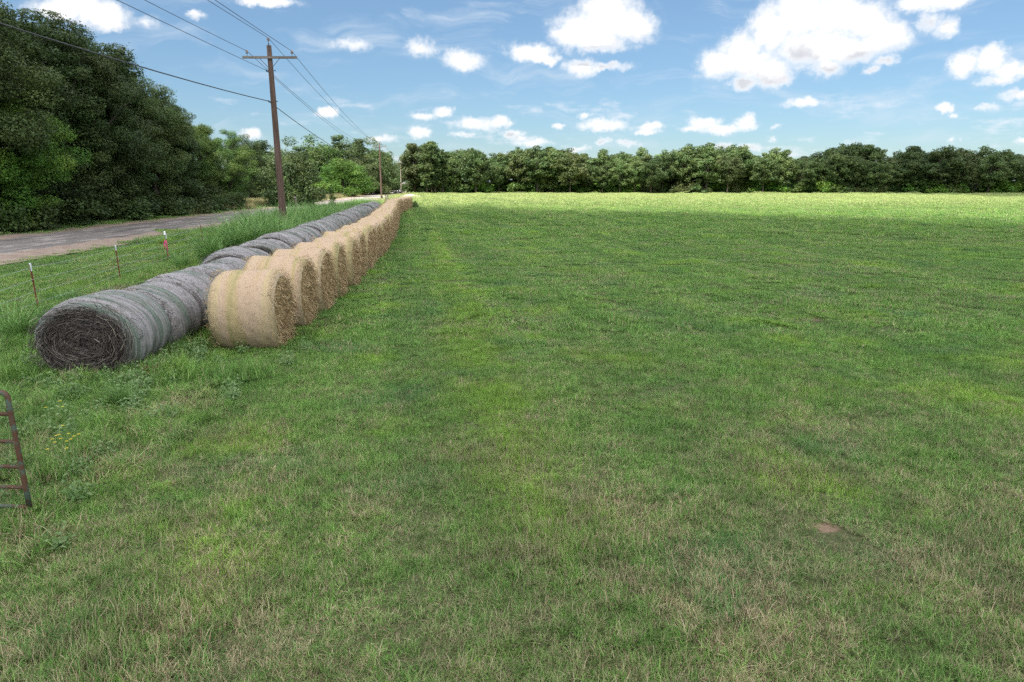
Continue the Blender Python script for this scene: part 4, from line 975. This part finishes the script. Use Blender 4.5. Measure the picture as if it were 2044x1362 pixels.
for lab, (P0, s0, dx, dz, _, rr) in W.items():
    pts = []; prev = Vector(P0)
    for k, (ax, ay, az_, hz_) in enumerate(arms):
        top = (hz_ + .38) if dx == 0 else az_ + dz
        q = Vector((ax + dx, ay - .15, top)); seg_ = span(prev, q, s0 if k == 0 else (1.3 if dx != -.29 else 1.6) * (1 if k == 1 else .6))
        pts += seg_ if not pts else seg_[1:]; prev = q
    mb = MB(); mb.tube(pts, rr, 5, caps=False)
    tag(mb.build('overhead_wire', CABLE), lab, 'wire', 'overhead wires')

# ------------------------------------------------------------------ gate at the left edge
GATEP = None
def gate_mat():
    m, t = mat('green_paint_over_rust'); tcn = t.new('ShaderNodeTexCoord'); P = tcn.outputs['Object']
    n = t.noise(P, 5, 5, .7); n2 = t.noise(P, 40, 3, .6)
    paint = t.mix(n2, (.045, .070, .052, 1), (.085, .12, .092, 1)); rust = t.mix(n2, (.048, .024, .015, 1), (.110, .056, .032, 1))
    c = t.mix(t.map(n, .45, .52), paint, rust); c = t.mix(t.map(t.noise(P, 9, 4, .6), .6, .66, 0, .7), c, (.22, .17, .12, 1))
    t.l.new(c, t.b.inputs['Base Color']); t.b.inputs['Roughness'].default_value = .6; bump(t, n2, .4, .004); return m
GATE = gate_mat()
gx, gy = -5.04, 6.6
gate = empty('tube_gate', (gx, gy, 0), math.radians(-4), 'rusty green tube gate standing at the left edge of the photo', 'gate')
def leanx(z): return -.03 * (z - .15)
mb = MB(); pts = [(0, 0, .15)] + [(leanx(z), 0, z) for z in (.4, .8, 1.1, 1.25)] + [(leanx(1.3), 0, 1.36), (leanx(1.3) - .02, 0, 1.39), (leanx(1.3) - .06, 0, 1.405), (-.6, 0, 1.41), (-3.2, 0, 1.42)]
mb.tube(pts, .026, 12); mb.build('end_and_top_rail', GATE, gate, True)
for z, nm in ((1.173, 'rail'), (.877, 'rail'), (.60, 'rail'), (.372, 'rail'), (.155, 'rail')):
    mb = MB(); mb.tube([(leanx(z) - .01, 0, z), (-1.5, 0, z + .004), (-3.2, 0, z + .01)], .021, 12); mb.build(nm, GATE, gate, True)
mb = MB(); mb.tube([(-3.2, 0, .12), (-3.2, 0, 1.44)], .03, 12); mb.build('hinge_stile', GATE, gate, True)
gp = empty('gate_post', (gx - 3.32, gy + .24, 0), 0, 'brown wooden post the tube gate hangs on', 'post')
mb = MB(); mb.tube([(0, 0, -.2), (0, 0, 1.0), (.01, 0, 1.7)], [.10, .095, .09], 10); mb.build('shaft', WOOD, gp)

# ------------------------------------------------------------------ tall grass clumps and weeds that stand out
CLUMPS = {}
def clump_mesh(name, seed, m, **kw):
    q = np.random.default_rng(seed); return np_mesh(name, *blades(q, **kw), m)
reeds = [clump_mesh('leaves', 300 + i, REED, n_tuft=6, per=30, size=.55, length=(.8, 1.6), width=(.018, .034), seg=5, lean=(.03, .5), tuft_r=.05, curl=.42) for i in range(3)]
straws = [clump_mesh('stalks', 310 + i, DEADSTRAW, n_tuft=9, per=30, size=.7, length=(.25, .7), width=(.006, .012), seg=4, lean=(.1, 1.1), tuft_r=.06, curl=.5) for i in range(2)]
def clump(px, py, k, i, lab, z=0, meshes=reeds, name='grass_clump', D=None):
    p = spot(px, py, 0) if D is None else at(px, py, D)
    o = link(name, meshes[i % len(meshes)]); o.location = (p.x, p.y, z); o.scale = (k, k, k); o.rotation_euler = (0, 0, i * 1.9)
    return tag(o, lab, 'grass clump')
clump(38, 690, 1.0, 0, 'arching broad leaved grass clump left of the nearest grey bale')
clump(98, 650, .6, 1, 'small grass clump at the foot of the first fence post')
clump(215, 600, .5, 2, 'bent grass clump behind the top of the nearest grey bale')
clump(365, 545, .95, 0, 'grass clump right of the post with the pink ribbon')
clump(425, 526, 1.45, 1, 'pale arching tall grass clump before the fourth fence post')
clump(452, 510, 1.75, 2, 'tallest pale grass clump above the grey bales')
clump(480, 498, 1.7, 0, 'tall grass clump right of the tallest pale one')
clump(250, 810, .38, 1, 'dark green grass tuft in front of the nearest grey bale')
clump(210, 770, .33, 2, 'dark green grass tuft under the dark bale end')
for i, (px, py, D, z, k) in enumerate([(225, 590, 14.2, 1.15, .75), (262, 590, 14.3, 1.25, .6), (560, 0, 0, 0, 0)][:2]):
    p = at(px, py, D); o = link('dead_grass_tuft', straws[i]); o.location = (float(gry_x(D)) - .5 + .45 * i, D - .55, z); o.scale = (k, k, k)
    tag(o, ['dry tan grass tuft behind the crest of the nearest grey bale', 'dry tan grass lying in the gap between the first two grey bales'][i], 'grass tuft')
for i, (px, py, k) in enumerate([(330, 700, .75), (372, 692, .6), (300, 735, .5), (110, 745, .6)]):
    clump(px, py, k, i, 'pale dry grass stalks %s' % ['beside the lower right of the nearest grey bale', 'between the second grey bale and the nearest tan bale', 'just right of the dark brown bale end', 'leaning against the dark brown bale end'][i], meshes=straws, name='dead_grass_tuft')
# tall reeds further along the strip: uncountable
yy = 33 + 30 * rng.uniform(0, 1, 200) ** 1.05; a_ = rng.uniform(.25, 1, 200)
xx = fen_x(yy) + .2 + (gry_x(yy) - 1.35 - fen_x(yy)) * a_ ; P = np.stack([xx, yy, np.zeros(200)], 1)
scatter('tall_weeds_by_fence', G_REED, 5, P, 1.45 + .3 * rng.uniform(-1, 1, 200), rng, 'rank of tall broad leaved grass between fence and grey bales', zs=1.05)
yy = rng.uniform(60, 108, 150); P = np.stack([gry_x(np.minimum(yy, 80)) - 1.6 - rng.uniform(0, 4, 150) - (yy > 80) * .1 * (yy - 80), yy, np.zeros(150)], 1)
scatter('tall_weeds_far', G_REED, 5, P, 1.25, rng, 'tall weeds beside the far end of the grey bales', zs=.85)
for i, (y_, f_, h, m_) in enumerate([(47, .35, 1.2, LEAF_MID), (50, .6, 1.3, LEAF_OAK), (53, .3, 1.3, LEAF_MID), (56, .6, 1.4, LEAF_OAK), (59, .4, 1.3, LEAF_MID), (62, .55, 1.6, LEAF_OAK), (66, .4, 1.7, LEAF_MID), (70, .6, 1.5, LEAF_MID), (75, .4, 1.5, LEAF_OAK)]):
    x_ = float(fen_x(y_)) * (1 - f_) + (float(gry_x(y_)) - 1.2) * f_
    N_BUSH[i % 2].place(x_, y_, h, i, 'leafy weed bush between fence and grey bales, %s from the near end' % nth(i), 'leafy weeds along the fence', 'weed', wide=.85, m=m_)
# sapling with tiers of leaves
SAP = Tree('sapling', 320, 3.0, .5, .6, 8, 420, .16, 'cone', .03, 8, LEAF_MID, .30)
p = at(663, 420, 70); SAP.place(p.x, 70, 3.3, 0, 'small pointed sapling rising above the weeds by the fence', cat='sapling', m=LEAF_MID)

def weed(px, py, h, seed, lab, m=WEED, tall=False):
    """broad leaved herb: a stem with pairs of pointed leaves"""
    q = np.random.default_rng(seed); p = spot(px, py); o = empty('weed_plant', p, q.uniform(0, 6), lab, 'weed')
    st = MB(); lf = MB()
    for s_ in range(3):
        a0 = s_ * 2.1; tip = Vector((math.cos(a0) * .12, math.sin(a0) * .12, h * (1 - .15 * s_)))
        st.tube([(0, 0, 0), tip * .5 + Vector((0, 0, .02)), tip], [.006, .005, .003], 5, r=.3)
        for k in range(9):
            f = .2 + .8 * k / 8; c = tip * f; a = k * 2.4 + s_; ln = h * .30 * (1.15 - .55 * f); w = ln * .24
            d = Vector((math.cos(a), math.sin(a), .35)); sd_ = Vector((-math.sin(a), math.cos(a), 0)) * w
            lf.add([c, c + d * ln * .45 + sd_, c + d * ln * .45 + Vector((0, 0, .02)), c + d * ln * .45 - sd_, c + d * ln - Vector((0, 0, ln * .25))], [(0, 2, 1), (0, 3, 2), (1, 2, 4), (2, 3, 4)], q.uniform(.3, 1))
    st.build('stem', m, o); lf.build('leaves', m, o); return o
def weed_mesh(seed, h):
    q = np.random.default_rng(seed); lf = MB()
    for s_ in range(4):
        a0 = s_ * 1.7; tip = Vector((math.cos(a0) * .12, math.sin(a0) * .12, h * (1 - .15 * s_))); lf.tube([(0, 0, 0), tip], .003, 4, r=.3)
        for k in range(8):
            c = tip * (.15 + .85 * k / 7); a = k * 2.4 + s_; ln = h * .34 * (1.15 - .06 * k); w = ln * .2
            d = Vector((math.cos(a), math.sin(a), .35)); sd_ = Vector((-math.sin(a), math.cos(a), 0)) * w
            lf.add([c, c + d * ln * .45 + sd_, c + d * ln * .45 + Vector((0, 0, .02)), c + d * ln * .45 - sd_, c + d * ln - Vector((0, 0, ln * .25))], [(0, 2, 1), (0, 3, 2), (1, 2, 4), (2, 3, 4)], q.uniform(.2, 1))
    return lf.mesh('weed_leaves', WEED)
G_WEED = proto_coll('weed_leaves', [weed_mesh(500 + i, .26) for i in range(4)])
P = band(260, 5.2, 14.5, lambda y: -8.5 - .25 * y, lambda y: -4.2 + 0 * y); P = P[rng.uniform(0, 1, len(P)) < np.clip((-P[:, 0] - 3.8) / 3.5, .05, 1)]
P = P[(np.abs(P[:, 0] - gry_x(P[:, 1])) > .8) | (P[:, 1] < 11.6)]
Pb = band(90, 11, 40, lambda y: gry_x(y) + .95, lambda y: np.minimum(tan_x(y) - 1.3, gry_x(y) + 1.6), p=1.6); P = np.concatenate([P, Pb])
scatter('broad_leaved_weeds', G_WEED, 4, P, .8 + .5 * rng.uniform(0, 1, len(P)), rng, 'low broad leaved weeds mixed into the long grass at the left', tilt=.15)
REDWEED = plain_blade('red_dock', [(0, (.06, .030, .016)), (1, (.13, .060, .030))])
for i, (px, py, h, lab) in enumerate([(108, 745, .42, 'pale leafy weed before the dark end of the nearest grey bale'), (130, 850, .40, 'pale leafy weed above the yellow flowers'), (92, 875, .36, 'pale leafy weed beside the right of the gate'), (48, 885, .34, 'small leafy weed closest to the gate rail'),
        (150, 950, .34, 'leafy weed below the yellow flowers'), (170, 955, .30, 'low weed right of the one below the flowers'), (468, 690, .25, 'broad leaved weed at the foot of the nearest tan bale'), (372, 745, .22, 'small pale weed right of the grey bale end'), (12, 860, .35, 'pale weed seen between the gate rails')]):
    weed(px, py, h, 400 + i, lab)
weed(300, 762, .34, 420, 'rusty red dock plant right of the grey bale end', REDWEED)
dk = weed(1432, 725, .16, 421, 'dark green ragged weed alone in the field', REED)
q = random.Random(9)
for i, (px, py) in enumerate([(120, 801), (91, 814), (125, 812), (112, 870), (121, 876), (137, 866), (104, 877), (148, 871), (125, 850), (133, 881), (141, 877), (109, 883), (118, 868), (133, 895), (95, 897), (157, 867)]):
    D = 7.9 - (py - 800) * .0085; p = at(px, py, D); o = empty('wildflower', (p.x, D, 0), q.uniform(0, 6), 'small yellow wildflower in the grass right of the gate, %s from the left' % nth(sorted([120, 91, 125, 112, 121, 137, 104, 148, 125.5, 133, 141, 109, 118, 133.5, 95, 157]).index(px) if px not in (125, 133) else i), 'wildflower', 'yellow wildflowers near the gate')
    h = max(.16, p.z); mb = MB(); mb.tube([(0, 0, 0), (.01, .01, h * .6), (0, 0, h)], .003, 4); mb.build('stem', REED, o)
    mb = MB()
    for k in range(7):
        a = k * 6.283 / 7; mb.add([(0, 0, h), (  .015 * math.cos(a - .35),   .015 * math.sin(a - .35), h + .004), (  .020 * math.cos(a),   .020 * math.sin(a), h + .002), (  .015 * math.cos(a + .35),   .015 * math.sin(a + .35), h + .004)], [(0, 1, 2, 3)], q.random())
    mb.build('bloom', FLOWER, o)
p = spot(1700, 0, 0)

# ------------------------------------------------------------------ car, gravel
CARW = simple('white_car_paint', (.74, .75, .76), (.80, .81, .82), 2, .25, bs=0)
GLASS = simple('dark_car_glass', (.02, .025, .03), (.035, .04, .045), 2, .1, bs=0)
RUBBER = simple('rubber', (.018, .018, .018), (.03, .03, .03), 9, .9)
LAMP = simple('lamp_glass', (.6, .62, .62), (.75, .76, .76), 9, .15, bs=0)
p = at(794, 384, 240); cx_ = p.x
car = empty('car', (cx_, 240, .10), .13, 'white car driving towards the viewer on the distant road', 'car')
def extr(prof, w, inset=0.0):
    """side profile (y, z) pulled to width w, the upper points drawn in"""
    mb = MB(); n = len(prof); V = []
    for sg in (-1, 1):
        for (y_, z_) in prof: V.append((sg * (w / 2 - inset * max(0, z_ - .95)), y_, z_))
    F = [tuple(range(n))[::-1], tuple(range(n, 2 * n))] + [(k, (k + 1) % n, n + (k + 1) % n, n + k) for k in range(n)]
    mb.add(V, F); return mb
extr([(-2.25, .35), (-2.3, .7), (-2.15, .92), (-1.2, 1.05), (2.2, 1.05), (2.3, .8), (2.3, .35)], 1.85).build('body', CARW, car)
extr([(-1.2, 1.052), (-.55, 1.60), (-.2, 1.66), (1.5, 1.66), (2.1, 1.052)], 1.74, .28).build('cabin', CARW, car)
mb = MB(); mb.add([(-.72, -1.10, 1.16), (.72, -1.10, 1.16), (.60, -.60, 1.575), (-.60, -.60, 1.575), (-.72, -1.14, 1.15), (.72, -1.14, 1.15), (.60, -.64, 1.59), (-.60, -.64, 1.59)], [(0, 1, 2, 3), (7, 6, 5, 4), (0, 4, 5, 1), (1, 5, 6, 2), (2, 6, 7, 3), (3, 7, 4, 0)]); mb.build('windscreen', GLASS, car)
for sg in (-1, 1):
    mb = MB(); mb.box((sg * .80, .45, 1.33), (.06, 2.2, .36)); mb.build('side_window', GLASS, car)
    mb = MB(); mb.box((sg * .68, -2.27, .78), (.34, .08, .16)); mb.build('headlight', LAMP, car)
    mb = MB(); mb.box((sg * 1.0, -.85, 1.12), (.16, .10, .12)); mb.build('wing_mirror', CARW, car)
    for y_ in (-1.4, 1.4):
        mb = MB(); mb.tube([(sg * .70, y_, .34), (sg * .94, y_, .34)], .34, 16); wh = mb.build('wheel', RUBBER, car)
        mb = MB(); mb.tube([(sg * .93, y_, .34), (sg * .955, y_, .34)], .19, 12); mb.build('rim', LAMP, wh)
mb = MB(); mb.box((0, -2.30, .62), (.9, .05, .18)); mb.build('grille', GLASS, car)
mb = MB(); mb.box((0, -2.30, .42), (1.7, .06, .12)); mb.build('bumper', GLASS, car)
SAND = simple('pale_gravel', (.26, .235, .20), (.40, .37, .33), 1.5, .95)
def sheet(name, outline, z, lab):
    mb = MB(); n = len(outline); mb.add([(x_, y_, z) for x_, y_ in outline], [tuple(range(n))]); return tag(mb.build(name, SAND), lab, kind='structure')
sheet('driveway', [(-42, 205), (-41, 214), (-50, 222), (-64, 226), (-78, 225), (-78, 217), (-62, 214)], .12, 'pale gravel driveway left of the distant road')
pl = MB(); q_ = random.Random(2)
V = []; F = []
for i in range(9):
    for j in range(14):
        a = j * 6.283 / 14; r = 2.3 * (1 - i / 8.2); V.append((r * 1.3 * math.cos(a) * q_.uniform(.9, 1.1), r * math.sin(a) * q_.uniform(.9, 1.1), .85 * (i / 8) ** .7 + q_.uniform(0, .06)))
for i in range(8):
    for j in range(14): F.append((i * 14 + j, i * 14 + (j + 1) % 14, (i + 1) * 14 + (j + 1) % 14, (i + 1) * 14 + j))
F.append(tuple(112 + j for j in range(14))); pl.add(V, F); p = at(819, 390, 172)
o = pl.build('gravel_pile', SAND, loc=(p.x, 172, 0)); tag(o, 'low pile of white gravel behind the bush at the end of the bales', 'gravel pile')
